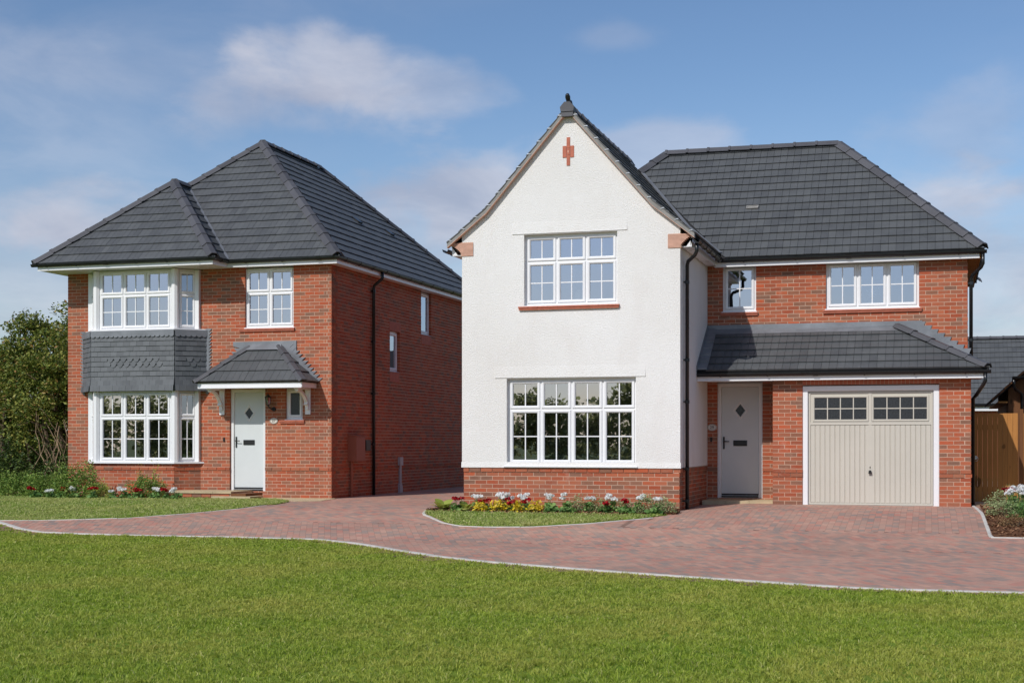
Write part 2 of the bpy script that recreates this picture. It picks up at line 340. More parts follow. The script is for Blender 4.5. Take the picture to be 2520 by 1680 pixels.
def np_mesh(name, V, nper, mat, faces=None):
    """V: (N, nper, 3) polygons, or V (nv,3) with faces (nf,k)."""
    m = bpy.data.meshes.new(name)
    if faces is None:
        nv = V.shape[0] * nper; F = np.arange(nv, dtype=np.int32); k = nper; V = V.reshape(-1, 3)
    else:
        k = faces.shape[1]; F = faces.reshape(-1).astype(np.int32); nv = V.shape[0]
    nf = len(F) // k
    m.vertices.add(nv); m.vertices.foreach_set('co', np.ascontiguousarray(V, dtype=np.float32).reshape(-1))
    m.loops.add(len(F)); m.loops.foreach_set('vertex_index', F)
    m.polygons.add(nf); m.polygons.foreach_set('loop_start', np.arange(nf, dtype=np.int32) * k)
    m.polygons.foreach_set('loop_total', np.full(nf, k, dtype=np.int32))
    m.update(calc_edges=True); m.shade_flat(); m.materials.append(M_[mat]); return m
def FR(x, y, z=0.0, rot=0.0): return Matrix.Translation((x, y, z)) @ Matrix.Rotation(rot, 4, 'Z')
def gz(x, y):
    b = -0.30 * min(1, max(0, (25.0 - y) / 4.5))
    return b + 0.055 * min(1, max(0, (x + 4.7) / 1.2)) * min(1, max(0, (y - 22.6) / 3.6))
BOXF = np.array([(0, 3, 2, 1), (4, 5, 6, 7), (0, 1, 5, 4), (1, 2, 6, 5), (2, 3, 7, 6), (3, 0, 4, 7)])
def boxes_mesh(name, recs, mat):
    """recs: list of (M, x0,x1,y0,y1,z0,z1)"""
    V = []; F = []
    for i, (M, x0, x1, y0, y1, z0, z1) in enumerate(recs):
        A = np.array(M); P = np.array([(x0, y0, z0, 1), (x1, y0, z0, 1), (x1, y1, z0, 1), (x0, y1, z0, 1), (x0, y0, z1, 1), (x1, y0, z1, 1), (x1, y1, z1, 1), (x0, y1, z1, 1)])
        V.append((P @ A.T)[:, :3]); F.append(BOXF + 8 * i)
    return np_mesh(name, np.concatenate(V), 4, mat, np.concatenate(F))
UNIT = None
def unit_box(mat, key={}):
    if mat not in key:
        b = MB(); b.box(0, 1, 0, 1, 0, 1); m = b.mesh('piece_' + mat); m.materials.append(M_[mat]); key[mat] = m
    return key[mat]
def box_objects(name, recs, mat, parent, quota, rest_name):
    """the pieces that show largest become objects, the rest one joined part"""
    def score(r):
        M, x0, x1, y0, y1, z0, z1 = r; c = M @ Vector(((x0 + x1) / 2, y0, (z0 + z1) / 2)); d = c - CAM; n = (M.to_3x3() @ Vector((0, -1, 0)))
        return (x1 - x0) * (z1 - z0) * max(0.0, -n.dot(d.normalized())) / d.length_squared
    recs = sorted(recs, key=score, reverse=True); me = unit_box(mat)
    for (M, x0, x1, y0, y1, z0, z1) in recs[:quota]:
        link(name, me, parent, M @ Matrix.Translation((x0, y0, z0)) @ Matrix.Diagonal((x1 - x0, y1 - y0, z1 - z0, 1)))
    if recs[quota:]: tag(link(rest_name, boxes_mesh(rest_name, recs[quota:], mat), parent), kind='stuff')
def slab(b, M, x0, x1, z0, z1, ops, y0, y1):
    xs = sorted({x0, x1, *[c for o in ops for c in o[:2] if x0 < c < x1]}); zs = sorted({z0, z1, *[c for o in ops for c in o[2:4] if z0 < c < z1]})
    nx, nz = len(xs) - 1, len(zs) - 1
    def solid(i, j):
        if i < 0 or j < 0 or i >= nx or j >= nz: return False
        cx, cz = (xs[i] + xs[i + 1]) / 2, (zs[j] + zs[j + 1]) / 2
        return not any(o[0] < cx < o[1] and o[2] < cz < o[3] for o in ops)
    for i in range(nx):
        for j in range(nz):
            if not solid(i, j): continue
            a, c, e, g = xs[i], xs[i + 1], zs[j], zs[j + 1]
            b.add([(a, y0, e), (c, y0, e), (c, y0, g), (a, y0, g)], [(0, 1, 2, 3)], M); b.add([(a, y1, e), (c, y1, e), (c, y1, g), (a, y1, g)], [(3, 2, 1, 0)], M)
            if not solid(i - 1, j): b.add([(a, y0, e), (a, y1, e), (a, y1, g), (a, y0, g)], [(3, 2, 1, 0)], M)
            if not solid(i + 1, j): b.add([(c, y0, e), (c, y1, e), (c, y1, g), (c, y0, g)], [(0, 1, 2, 3)], M)
            if not solid(i, j - 1): b.add([(a, y0, e), (c, y0, e), (c, y1, e), (a, y1, e)], [(3, 2, 1, 0)], M)
            if not solid(i, j + 1): b.add([(a, y0, g), (c, y0, g), (c, y1, g), (a, y1, g)], [(0, 1, 2, 3)], M)
BL, BH, J = 0.215, 0.065, 0.010
def brick_wall(recs, M, x0, x1, z0, n, ops, endL='flush', endR='flush', proud=(), depth=0.1025):
    """stretcher bond; M: local x along, y inwards; ends: 'flush' or 'quoin' (leave a header gap on odd / even courses)"""
    for k in range(n):
        za = z0 + k * 0.075 + J / 2; zb = za + BH
        a, c = x0, x1
        if endL == 'odd' and k % 2 == 1: a += 0.1125
        if endL == 'even' and k % 2 == 0: a += 0.1125
        if endR == 'odd' and k % 2 == 1: c -= 0.1125
        if endR == 'even' and k % 2 == 0: c -= 0.1125
        iv = [(a, c)]; zc = (za + zb) / 2
        for o in ops:
            if o[2] < zc < o[3]:
                nv = []
                for (p, q) in iv:
                    if o[1] <= p or o[0] >= q: nv.append((p, q)); continue
                    if o[0] > p: nv.append((p, o[0]))
                    if o[1] < q: nv.append((o[1], q))
                iv = nv
        off = 0.1125 if k % 2 else 0.0; p = x0 - 0.225 + (off if endL == 'flush' else 0) + (0.1125 if (endL == 'odd' and k % 2 == 1) or (endL == 'even' and k % 2 == 0) else 0.0)
        pr = 0.016 if k in proud else 0.0
        st = p
        for (s, e) in iv:
            row = []; p = st + 0.225 * max(0, math.floor((s - st) / 0.225) - 1)
            while p < e:
                xa, xb = max(p, s), min(p + BL, e)
                if xb - xa > 0.001: row.append([xa, xb])
                p += 0.225
            if len(row) > 1 and row[0][1] - row[0][0] < 0.05: row[1][0] = row[0][0]; row.pop(0)
            if len(row) > 1 and row[-1][1] - row[-1][0] < 0.05: row[-2][1] = row[-1][1]; row.pop()
            if row and row[0][0] - s < 0.012: row[0][0] = s
            if row and e - row[-1][1] < 0.012: row[-1][1] = e
            for (xa, xb) in row:
                j = random.uniform(-0.0010, 0.0010); zj = random.uniform(-0.0012, 0.0012)
                ea = 0.006 if (xa == x0 and endL != 'flush') else 0.0; eb = 0.006 if (xb == x1 and endR != 'flush') else 0.0
                recs.append((M, xa - ea, xb + eb, -0.006 + j - pr, depth - 0.006, za + zj, zb + zj))
# ---- roof tiles
def clip_poly(poly, clip):
    out = poly; n = len(clip)
    for i in range(n):
        a, b = clip[i], clip[(i + 1) % n]; inp = out; out = []
        if not inp: return []
        def side(p): return (b[0] - a[0]) * (p[1] - a[1]) - (b[1] - a[1]) * (p[0] - a[0])
        for j in range(len(inp)):
            p, q = inp[j - 1], inp[j]; sp, sq = side(p), side(q)
            if (sp >= 0) != (sq >= 0):
                t = sp / (sp - sq); out.append((p[0] + (q[0] - p[0]) * t, p[1] + (q[1] - p[1]) * t))
            if sq >= 0: out.append(q)
    return out
_tm = {}
def tile_mesh(wd, g, mat):
    k = (wd, g, mat)
    if k not in _tm:
        b = MB()
        for h in (0, 1):
            xa, xb = h * wd / 2 + 0.0025, (h + 1) * wd / 2 - 0.0025
            b.add([(xa, 0, 0), (xb, 0, 0), (xb, g, 0), (xa, g, 0), (xa, 0, 0.030), (xb, 0, 0.030), (xb, g, 0.006), (xa, g, 0.006)], [tuple(f) for f in BOXF.tolist()])
        m = b.mesh('tile_piece'); m.materials.append(M_[mat]); _tm[k] = m
    return _tm[k]
def tile_plane(full, part, pts, g=0.28, wd=0.28, skip=None):
    """pts: planar convex polygon, first edge the eave (left to right seen from outside)"""
    P = [Vector(p) for p in pts]; ax = (P[1] - P[0]); ax.z = 0; ax.normalize()
    nrm = None
    for i in range(2, len(P)):
        c = (P[1] - P[0]).cross(P[i] - P[0])
        if c.length > 0.01: nrm = c.normalized(); break
    if nrm.z < 0: nrm = -nrm
    up = nrm.cross(ax); O = P[0]
    F = Matrix((ax, up, nrm)).transposed().to_4x4(); F.translation = O
    q = [((p - O).dot(ax), (p - O).dot(up)) for p in P]
    A = sum(q[i][0] * q[(i + 1) % len(q)][1] - q[(i + 1) % len(q)][0] * q[i][1] for i in range(len(q)))
    if A < 0: q = q[::-1]
    amin, amax = min(p[0] for p in q), max(p[0] for p in q); bmax = max(p[1] for p in q)
    r = 0; b0 = 0.0
    while b0 < bmax:
        a0 = amin - wd + (wd / 2 if r % 2 else 0)
        while a0 < amax:
            jz = random.uniform(-0.0015, 0.003); jt = random.uniform(-0.003, 0.003)
            rect = [(a0, b0), (a0 + wd, b0), (a0 + wd, b0 + g), (a0, b0 + g)]
            if skip is None or not skip(F @ Vector((a0 + wd / 2, b0 + g / 2, 0))):
                cp = clip_poly(rect, q)
                if len(cp) > 2:
                    ar = abs(sum(cp[i][0] * cp[(i + 1) % len(cp)][1] - cp[(i + 1) % len(cp)][0] * cp[i][1] for i in range(len(cp)))) / 2
                    M = F @ Matrix.Translation((0, jt, jz))
                    if ar > wd * g * 0.985: full.append((M @ Matrix.Translation((a0, b0, 0)), wd, g))
                    elif ar > 0.002:
                        for h in (0, 1):
                            hr = [(a0 + h * wd / 2 + 0.0025, b0), (a0 + (h + 1) * wd / 2 - 0.0025, b0), (a0 + (h + 1) * wd / 2 - 0.0025, b0 + g), (a0 + h * wd / 2 + 0.0025, b0 + g)]
                            c2 = clip_poly(hr, q)
                            if len(c2) > 2: part.append((M, c2, b0, g))
            a0 += wd
        r += 1; b0 += g
def finish_tiles(full, part, mat, roof, quota):
    def score(r):
        c = r[0] @ Vector((r[1] / 2, r[2] / 2, 0)); n = r[0].to_3x3() @ Vector((0, 0, 1)); d = c - CAM
        return r[1] * r[2] * max(0, -n.dot(d.normalized())) / d.length_squared
    full = sorted(full, key=score, reverse=True)
    for (M, wd, g) in full[:quota]: link('tile', tile_mesh(wd, g, mat), roof, M)
    b = MB()
    for (M, wd, g) in full[quota:]:
        for h in (0, 1):
            xa, xb = h * wd / 2 + 0.0025, (h + 1) * wd / 2 - 0.0025
            b.add([(xa, 0, 0), (xb, 0, 0), (xb, g, 0), (xa, g, 0), (xa, 0, 0.030), (xb, 0, 0.030), (xb, g, 0.006), (xa, g, 0.006)], BOXF.tolist(), M)
    for (M, c, b0, g) in part:
        n = len(c); vs = [(p[0], p[1], 0) for p in c] + [(p[0], p[1], 0.030 - 0.024 * (p[1] - b0) / g) for p in c]
        b.add(vs, [tuple(range(n - 1, -1, -1)), tuple(range(n, 2 * n))] + [(i, (i + 1) % n, (i + 1) % n + n, i + n) for i in range(n)], M)
    if b.v: tag(b.build('tile_courses', mat, roof), kind='stuff')
def ridge(name, p0, p1, roof, mat='hip', L=0.45, hw=0.14, drop=0.095, lift=0.07, top=0.055):
    """angle tiles laid from p0 (low) to p1 (high)"""
    p0, p1 = Vector(p0), Vector(p1); d = p1 - p0; n = max(1, round(d.length / L)); L = d.length / n; t = d.normalized()
    s = t.cross(Vector((0, 0, 1))).normalized(); up = s.cross(t)
    key = (round(L, 3), hw, drop, mat, top)
    if key not in _tm:
        b = MB(); sec = [(-hw, -drop), (-top, 0.0), (top, 0.0), (hw, -drop)]; inn = [(hw - 0.014, -drop - 0.012), (top - 0.01, -0.018), (-top + 0.01, -0.018), (-hw + 0.014, -drop - 0.012)]
        S = sec + inn; k = len(S); vs = []
        for (y, sc_, dz) in ((-0.02, 1.06, 0.016), (0.03, 1.06, 0.016), (0.034, 1.0, 0.006), (L - 0.004, 1.0, 0.0)):
            vs += [(a * sc_, y, c + dz) for (a, c) in S]
        fs = [(i * k + j, i * k + (j + 1) % k, (i + 1) * k + (j + 1) % k, (i + 1) * k + j) for i in range(3) for j in range(k)]
        fs += [tuple(range(k - 1, -1, -1)), tuple(3 * k + j for j in range(k))]
        b.add(vs, fs); m = b.mesh('ridge_piece'); m.materials.append(M_[mat]); _tm[key] = m
    for i in range(n):
        F = Matrix((s, t, up)).transposed().to_4x4(); F.translation = p0 + t * (L * i) + up * (lift + random.uniform(-0.003, 0.003)) + s * random.uniform(-0.003, 0.003)
        link(name, _tm[key], roof, F)
def deck(b, pts, th=0.05):
    P = [Vector(p) for p in pts]; n = (P[1] - P[0]).cross(P[2] - P[0])
    for i in range(3, len(P)):
        if n.length < 0.01: n = (P[1] - P[0]).cross(P[i] - P[0])
    n.normalize(); n = -n if n.z < 0 else n; k = len(P)
    vs = [p - n * 0.004 for p in P] + [p - n * (0.004 + th) for p in P]
    b.add(vs, [tuple(range(k)), tuple(range(2 * k - 1, k - 1, -1))] + [(i, (i + 1) % k, (i + 1) % k + k, i + k) for i in range(k)])
GUT = [(0.056 * math.cos(a), 0.056 * math.sin(a)) for a in [R(180 + 180 * i / 8) for i in range(9)]] + [(0.062, 0.0), (0.062, 0.008), (0.05, 0.008)] + \
      [(0.048 * math.cos(a), 0.048 * math.sin(a)) for a in [R(360 - 180 * i / 6) for i in range(7)]] + [(-0.05, 0.008), (-0.062, 0.008), (-0.062, 0.0)]
def gutter(house, pts, brackets=0.8, unions=()):
    g = MB().sweep(GUT, pts).build('gutter', 'gutter', house)
    BR = [(x * 1.12, y * 1.12 - 0.002) for x, y in GUT[:9]] + [(0.07, 0.012), (0.05, 0.012), (0.05, 0.0)] + [(0.05 * math.cos(a), 0.05 * math.sin(a)) for a in [R(360 - 180 * i / 6) for i in range(7)]] + [(-0.07, 0.0)]
    P = [Vector(p) for p in pts]
    for i in range(len(P) - 1):
        L = (P[i + 1] - P[i]).length; t = (P[i + 1] - P[i]) / L; n = max(1, round(L / brackets))
        for k in range(n):
            c = P[i] + t * (L * (k + 0.5) / n); h = 0.014 if k % 4 != 2 else 0.05
            MB().sweep(BR, [c - t * h, c + t * h]).build('gutter_bracket', 'gutter', g)
    return g
def downpipe(house, pts, r=0.034, clips=(), M=None):
    o = MB().tube(pts, r, 12).build('downpipe', 'gutter', house, True)
    for c in clips:
        b = MB(); b.tube([(c[0], c[1], c[2] - 0.03), (c[0], c[1], c[2] + 0.03)], r * 1.22, 12)
        e = Vector(c[3]); p = Vector(c[:3]); q = p + e
        b.box(min(p.x, q.x) - 0.012, max(p.x, q.x) + 0.012, min(p.y, q.y) - 0.012, max(p.y, q.y) + 0.012, c[2] - 0.014, c[2] + 0.014)
        b.build('pipe_clip', 'gutter', o)
    return o
# ---- windows
def window(house, M, wd, ht, nl, transom=None, rows_low=2, cols=2, fr=0.042, sill=True, vent=True, label=None, fw=None, obscure=False, panes=True):
    """upvc casement; M puts the lower left corner of the frame's face at the origin"""
    b = MB(); b.ring(0, wd, 0, ht, [(0, 0), (fr, 0), (fr, 0.05), (0, 0.05)], M)
    xs = [fr + (wd - 2 * fr) * i / nl for i in range(nl + 1)]; zs = [fr] + ([transom] if transom else []) + [ht - fr]
    for x in xs[1:-1]: b.box(x - 0.02, x + 0.02, 0.001, 0.05, fr, ht - fr, M)
    if transom: b.box(fr, wd - fr, 0.002, 0.05, transom - 0.02, transom + 0.02, M)
    if sill: b.prism([(-0.06, -0.03), (-0.06, -0.005), (-0.03, 0.006), (0.05, 0.006), (0.05, -0.03)], -0.02, wd + 0.02, M, 'x')
    if vent: b.box(wd * 0.12, wd * 0.12 + min(0.32, wd * 0.6), -0.006, 0.001, ht - 0.03, ht - 0.016, M)
    win = b.build('window', 'upvc', house)
    if label: win['label'] = label
    for i in range(nl):
        for j in range(len(zs) - 1):
            x0 = xs[i] + (0.016 if i else 0.002); x1 = xs[i + 1] - (0.016 if i < nl - 1 else 0.002)
            z0 = zs[j] + (0.016 if j else 0.002); z1 = zs[j + 1] - (0.016 if j < len(zs) - 2 else 0.002)
            MB().ring(x0, x1, z0, z1, [(0, 0.01), (0.0, -0.012), (0.008, -0.020), (0.034, -0.020), (0.052, -0.004), (0.052, 0.034), (0, 0.034)], M).build('sash', 'upvc', win)
            gx0, gx1, gz0, gz1 = x0 + 0.05, x1 - 0.05, z0 + 0.05, z1 - 0.05
            rows = rows_low if (j == 0) else 1
            c_ = cols if not obscure else 1; rows = rows if not obscure else 1
            tx, tz = random.uniform(-0.0035, 0.0035), random.uniform(-0.0035, 0.0035); cxm, czm = (gx0 + gx1) / 2, (gz0 + gz1) / 2
            for a in range(c_):
                for r in range(rows):
                    px0, px1 = gx0 + (gx1 - gx0) * a / c_, gx0 + (gx1 - gx0) * (a + 1) / c_; pz0, pz1 = gz0 + (gz1 - gz0) * r / rows, gz0 + (gz1 - gz0) * (r + 1) / rows
                    f = lambda x, z: (x, 0.016 + (x - cxm) * tx + (z - czm) * tz, z)
                    p = MB().add([f(px0, pz0), f(px1, pz0), f(px1, pz1), f(px0, pz1)], [(0, 1, 2, 3)], M)
                    p.build('pane', 'glass' if not obscure else 'dark_pane', win)
            g = MB()
            for a in range(1, c_): x = gx0 + (gx1 - gx0) * a / c_; g.box(x - 0.010, x + 0.010, 0.006, 0.026, gz0, gz1, M)
            for r in range(1, rows): z = gz0 + (gz1 - gz0) * r / rows; g.box(gx0, gx1, 0.0075, 0.0245, z - 0.010, z + 0.010, M)
            if g.v: g.build('glazing_bar', 'upvc', win)
    return win
def front_door(house, M, wd, ht, hinge_right=True):
    b = MB(); b.ring(0, wd, -0.03, ht, [(0, -0.01), (0.02, -0.016), (0.072, -0.016), (0.08, 0.0), (0.08, 0.06), (0, 0.06)], M); fr_ = b.build('door_frame', 'doorframe', house)
    d = MB(); x0, x1, z0, z1 = 0.083, wd - 0.083, 0.06, ht - 0.083; cx_, cz = wd / 2, 1.70; hx, hz = 0.098, 0.128
    # leaf with a diamond opening
    vs = [(x0, 0.02, z0), (x1, 0.02, z0), (x1, 0.02, z1), (x0, 0.02, z1), (cx_, 0.02, cz - hz), (cx_ + hx, 0.02, cz), (cx_, 0.02, cz + hz), (cx_ - hx, 0.02, cz)]
    d.add(vs, [(0, 1, 5, 4), (1, 2, 6, 5), (2, 3, 7, 6), (3, 0, 4, 7)], M)
    d.add([(x0, 0.02, z0), (x1, 0.02, z0), (x1, 0.02, z1), (x0, 0.02, z1), (x0, 0.06, z0), (x1, 0.06, z0), (x1, 0.06, z1), (x0, 0.06, z1)], [(0, 1, 5, 4), (1, 2, 6, 5), (2, 3, 7, 6), (3, 0, 4, 7)], M)
    leaf = d.build('door', 'door', house)
    g = MB(); k = 1.0
    for (o_, i_, ya, yb) in ((1.45, 1.28, 0.016, 0.010), (1.28, 1.0, 0.010, 0.030)):
        po = [(cx_, cz - hz * o_), (cx_ + hx * o_, cz), (cx_, cz + hz * o_), (cx_ - hx * o_, cz)]; pi = [(cx_, cz - hz * i_), (cx_ + hx * i_, cz), (cx_, cz + hz * i_), (cx_ - hx * i_, cz)]
        g.add([(p[0], 0.02 if o_ > 1.4 else ya, p[1]) for p in po] + [(p[0], ya - 0.004, p[1]) for p in po] + [(p[0], yb - 0.004, p[1]) for p in pi],
              [(i, (i + 1) % 4, (i + 1) % 4 + 4, i + 4) for i in range(4)] + [(i + 4, (i + 1) % 4 + 4, (i + 1) % 4 + 8, i + 8) for i in range(4)], M)
    g.build('diamond_frame', 'doorframe', leaf)
    MB().prism([(cx_, cz - hz), (cx_ + hx, cz), (cx_, cz + hz), (cx_ - hx, cz)], 0.028, 0.034, M).build('pane', 'dark_pane', leaf)
    l = MB(); l.ring(cx_ - 0.135, cx_ + 0.135, 1.0, 1.11, [(0, 0.02), (0, 0.006), (0.010, 0.004), (0.012, 0.012)], M); l.box(cx_ - 0.124, cx_ + 0.124, 0.010, 0.02, 1.011, 1.099, M); l.build('letter_plate', 'iron', leaf)
    h = MB(); hxp = x0 + 0.04; h.prism([(hxp - 0.016, 0.94), (hxp + 0.016, 0.94), (hxp + 0.016, 1.18), (hxp - 0.016, 1.18)], 0.006, 0.02, M)
    h.tube([(hxp, 0.01, 1.09), (hxp, -0.045, 1.09), (hxp + 0.02, -0.05, 1.09), (hxp + 0.115, -0.05, 1.088)], 0.010, 8, M); h.tube([(hxp, 0.008, 0.985), (hxp, -0.002, 0.985)], 0.012, 10, M); h.build('handle', 'iron', leaf)
    s_ = MB(); s_.box(0.083, wd - 0.083, -0.045, 0.06, -0.012, 0.018, M); s_.box(0.083, wd - 0.083, -0.02, 0.018, 0.026, 0.056, M); s_.build('threshold', 'iron', house)
    return leaf

# ================================================================== SETTING
def sheet(name, fz, x0, x1, y0, y1, nx, ny, mat, kind='structure'):
    xs = np.linspace(x0, x1, nx + 1); ys = np.linspace(y0, y1, ny + 1)
    V = np.array([(x, y, fz(x, y)) for y in ys for x in xs]); F = np.array([(j * (nx + 1) + i, j * (nx + 1) + i + 1, (j + 1) * (nx + 1) + i + 1, (j + 1) * (nx + 1) + i) for j in range(ny) for i in range(nx)])
    return tag(link(name, np_mesh(name, V, 4, mat, F)), kind=kind)
b = MB()                                                     # one sheet out to the horizon, finely cut only under the site
xs = [-1500, -300, -80, -40, -24, -16, -8, -4.7, -3.5, 0, 4, 12, 40, 120, 400, 1500]; ys = [-1500, -300, -60, -20, 0, 8, 20.5, 22.6, 25, 26.2, 30, 40, 60, 120, 400, 1500]
vs = [(x, y, gz(x, y) - 0.10) for y in ys for x in xs]; n = len(xs)
b.add(vs, [(j * n + i, j * n + i + 1, (j + 1) * n + i + 1, (j + 1) * n + i) for j in range(len(ys) - 1) for i in range(n - 1)])
tag(b.build('ground', 'meadow'), kind='structure')

KERB_F = [(-26.0, 27.5), (-20.0, 24.2), (-17.2, 22.5), (-16.13, 21.8), (-15.11, 20.99), (-14.47, 20.66), (-13.57, 20.52), (-12.79, 20.51), (-11.65, 20.52), (-10.55, 20.54), (-9.47, 20.50), (-8.48, 19.89), (-7.35, 18.75), (-6.45, 17.92), (-5.48, 17.20), (-4.27, 16.60), (-3.17, 16.11), (-2.33, 15.80), (-1.75, 15.55), (-1.06, 15.30), (-0.34, 15.18), (0.82, 15.25), (3.0, 15.6), (7.0, 16.6)]
LAWN_L = [(-27.0, 27.9), (-20.5, 24.0), (-16.6, 22.0), (-15.18, 22.3), (-14.16, 22.71), (-13.36, 23.52), (-12.75, 24.4), (-12.45, 25.4), (-12.75, 26.6), (-13.4, 27.5), (-14.0, 27.72), (-16.25, 27.72), (-16.3, 27.0), (-17.2, 26.9), (-18.6, 27.0), (-20.5, 27.6), (-24, 28.6), (-27, 29.5)]
LAWN_W = [(-8.90, 24.40), (-8.80, 24.0), (-8.51, 23.6), (-8.06, 22.90), (-7.64, 22.48), (-7.1, 22.40), (-6.48, 22.52), (-5.63, 23.07), (-4.83, 23.90), (-4.50, 24.35), (-5.6, 24.28), (-6.6, 24.22), (-7.6, 24.28), (-8.4, 24.35)]
BED_W = [(-9.02, 24.55), (-8.86, 24.25), (-8.0, 24.22), (-6.6, 24.1), (-5.4, 24.15), (-4.36, 24.45), (-4.36, 24.75), (-4.40, 25.04), (-8.44, 25.04), (-8.85, 24.95)]
BED_L = [(-24, 28.5), (-20.5, 27.4), (-18.6, 26.8), (-17.2, 26.75), (-16.3, 26.9), (-16.2, 27.9), (-16.0, 28.42), (-19.3, 28.42), (-20.2, 30.5), (-24, 31)]
BED_R = [(0.78, 22.2), (3.2, 22.3), (3.6, 27.2), (1.1, 27.9), (0.72, 27.2), (0.73, 24.6)]
def inside(poly, x, y):
    r = False; j = len(poly) - 1
    for i in range(len(poly)):
        xi, yi = poly[i]; xj, yj = poly[j]
        if (yi > y) != (yj > y) and x < (xj - xi) * (y - yi) / (yj - yi) + xi: r = not r
        j = i
    return r
def inside_np(poly, X, Y):
    r = np.zeros(len(X), bool); j = len(poly) - 1
    for i in range(len(poly)):
        xi, yi = poly[i]; xj, yj = poly[j]
        if yi != yj: r ^= ((yi > Y) != (yj > Y)) & (X < (xj - xi) * (Y - yi) / (yj - yi) + xi)
        j = i
    return r
def gz_np(X, Y): return -0.30 * np.clip((25.0 - Y) / 4.5, 0, 1) + 0.055 * np.clip((X + 4.7) / 1.2, 0, 1) * np.clip((Y - 22.6) / 3.6, 0, 1)
LAWN_F = [(p[0] - 0.03, p[1] - 0.085) for p in KERB_F] + [(9, 16.9), (9, 2), (-26, 2)]
_xs = np.linspace(-22, 6, 57); _ys = np.linspace(14, 46, 129); _v = [(x, y, gz(x, y) - 0.0016) for y in _ys for x in _xs]
_f = [(j * 57 + i, j * 57 + i + 1, (j + 1) * 57 + i + 1, (j + 1) * 57 + i) for j in range(128) for i in range(56)]
_in = inside_np([(p[0] - 0.03, p[1] - 0.12) for p in KERB_F] + [(9, 16.9), (9, 2), (-26, 2)], np.array([p[0] for p in _v]), np.array([p[1] for p in _v]))
_f = [f for f in _f if not all(_in[k] for k in f)]
paving = tag(link('paving', np_mesh('paving', np.array(_v), 4, 'sand', np.array(_f))), kind='structure')
def ground_patch(name, poly, dz, mat, kind, step=0.5):
    """a polygon of ground that follows the slope, with a little thickness at its edge"""
    import bmesh
    bm = bmesh.new(); vs = [bm.verts.new((p[0], p[1], 0)) for p in poly]; f = bm.faces.new(vs)
    if f.normal.z < 0: f.normal_flip()
    for yc in (20.5, 22.6, 25.0, 26.2):
        bmesh.ops.bisect_plane(bm, geom=bm.verts[:] + bm.edges[:] + bm.faces[:], plane_co=(0, yc, 0), plane_no=(0, 1, 0))
    for xc in (-4.7, -3.5): bmesh.ops.bisect_plane(bm, geom=bm.verts[:] + bm.edges[:] + bm.faces[:], plane_co=(xc, 0, 0), plane_no=(1, 0, 0))
    bmesh.ops.triangulate(bm, faces=bm.faces[:])
    for v in bm.verts: v.co.z = gz(v.co.x, v.co.y) + dz
    r = bmesh.ops.extrude_face_region(bm, geom=bm.faces[:])
    for e in r['geom']:
        if isinstance(e, bmesh.types.BMVert): e.co.z -= 0.08
    bmesh.ops.recalc_face_normals(bm, faces=bm.faces[:])
    m = bpy.data.meshes.new(name); bm.to_mesh(m); bm.free(); m.materials.append(M_[mat])
    return tag(link(name, m), kind=kind)
ground_patch('lawn', LAWN_F, -0.014, 'lawn_soil', 'structure'); ground_patch('lawn', LAWN_L, 0.012, 'lawn_soil', 'structure'); ground_patch('lawn', LAWN_W, 0.012, 'lawn_soil', 'structure')
ground_patch('soil', BED_W, 0.02, 'mulch', 'structure'); ground_patch('soil', BED_L, 0.006, 'mulch', 'structure'); ground_patch('soil', BED_R, 0.02, 'mulch', 'structure')
ground_patch('gravel_strip', [(-16.0, 28.25), (-16.0, 28.0), (-13.4, 27.6), (-12.7, 26.8), (-12.3, 27.2), (-12.45, 28.3), (-12.55, 28.44), (-13.6, 28.46)], 0.009, 'gravel', 'structure')
ground_patch('path', [(0.60, 27.3), (1.1, 27.95), (2.6, 27.6), (2.6, 29.6), (0.60, 29.6)], 0.016, 'flag', 'structure')

def frustum_ok(x, y, m=0.4):
    d = -x * math.sin(YAW) + y * math.cos(YAW); r = x * math.cos(YAW) + y * math.sin(YAW); return d > 3 and abs(r) < d * 0.36 + m
# pavers, three laying directions
pav = []
def lay(ang, ok, ox, oy, bond):
    ca, sa = math.cos(ang), math.sin(ang)
    for i in range(-260, 260):
        for j in range(-150, 150):
            lx = i * 0.1; ly = j * 0.2 + bond(i); cx_, cy = lx + 0.05, ly + 0.1
            x = ox + cx_ * ca - cy * sa; y = oy + cx_ * sa + cy * ca
            if not (-21 < x < 5 and 14.6 < y < 45) or not frustum_ok(x, y) or not ok(x, y): continue
            slope = gz(x + 0.05, y + 0.1) * 0
            z = gz(x, y); gy = (gz(x, y + 0.05) - gz(x, y - 0.05)) / 0.1; gx = (gz(x + 0.05, y) - gz(x - 0.05, y)) / 0.1
            nrm = Vector((-gx, -gy, 1)).normalized(); ax_ = Vector((ca, sa, 0)); ax_ = (ax_ - nrm * ax_.dot(nrm)).normalized(); ay_ = nrm.cross(ax_)
            F = Matrix((ax_, ay_, nrm)).transposed().to_4x4(); F.translation = Vector((x, y, z + random.uniform(-0.0004, 0.0004))) 
            pav.append((F @ Matrix.Rotation(random.uniform(-0.006, 0.006), 4, 'Z'), -0.0482, 0.0482, -0.0982, 0.0982, -0.02, 0.0))
def covered(x, y):
    return inside(LAWN_F, x, y) or inside(LAWN_L, x, y) or inside(LAWN_W, x, y) or inside(BED_W, x, y) or inside(BED_R, x, y) or (-8.4 < x < 0.5 and y > 25.1 and not (x > -4.35 and y < 28)) or (x < -12.65 and y > 28.4)
def road(x, y): return y < 22.62 and not covered(x, y)
def drive_g(x, y): return x > -4.95 + 0.62 * max(0, 24 - y) * 0 and x > -5.2 - (24.9 - y) * 0.8 and 22.62 <= y < 28.1 and x > -6.0 and not covered(x, y)
def drive_s(x, y): return y >= 22.62 and not drive_g(x, y) and not covered(x, y)
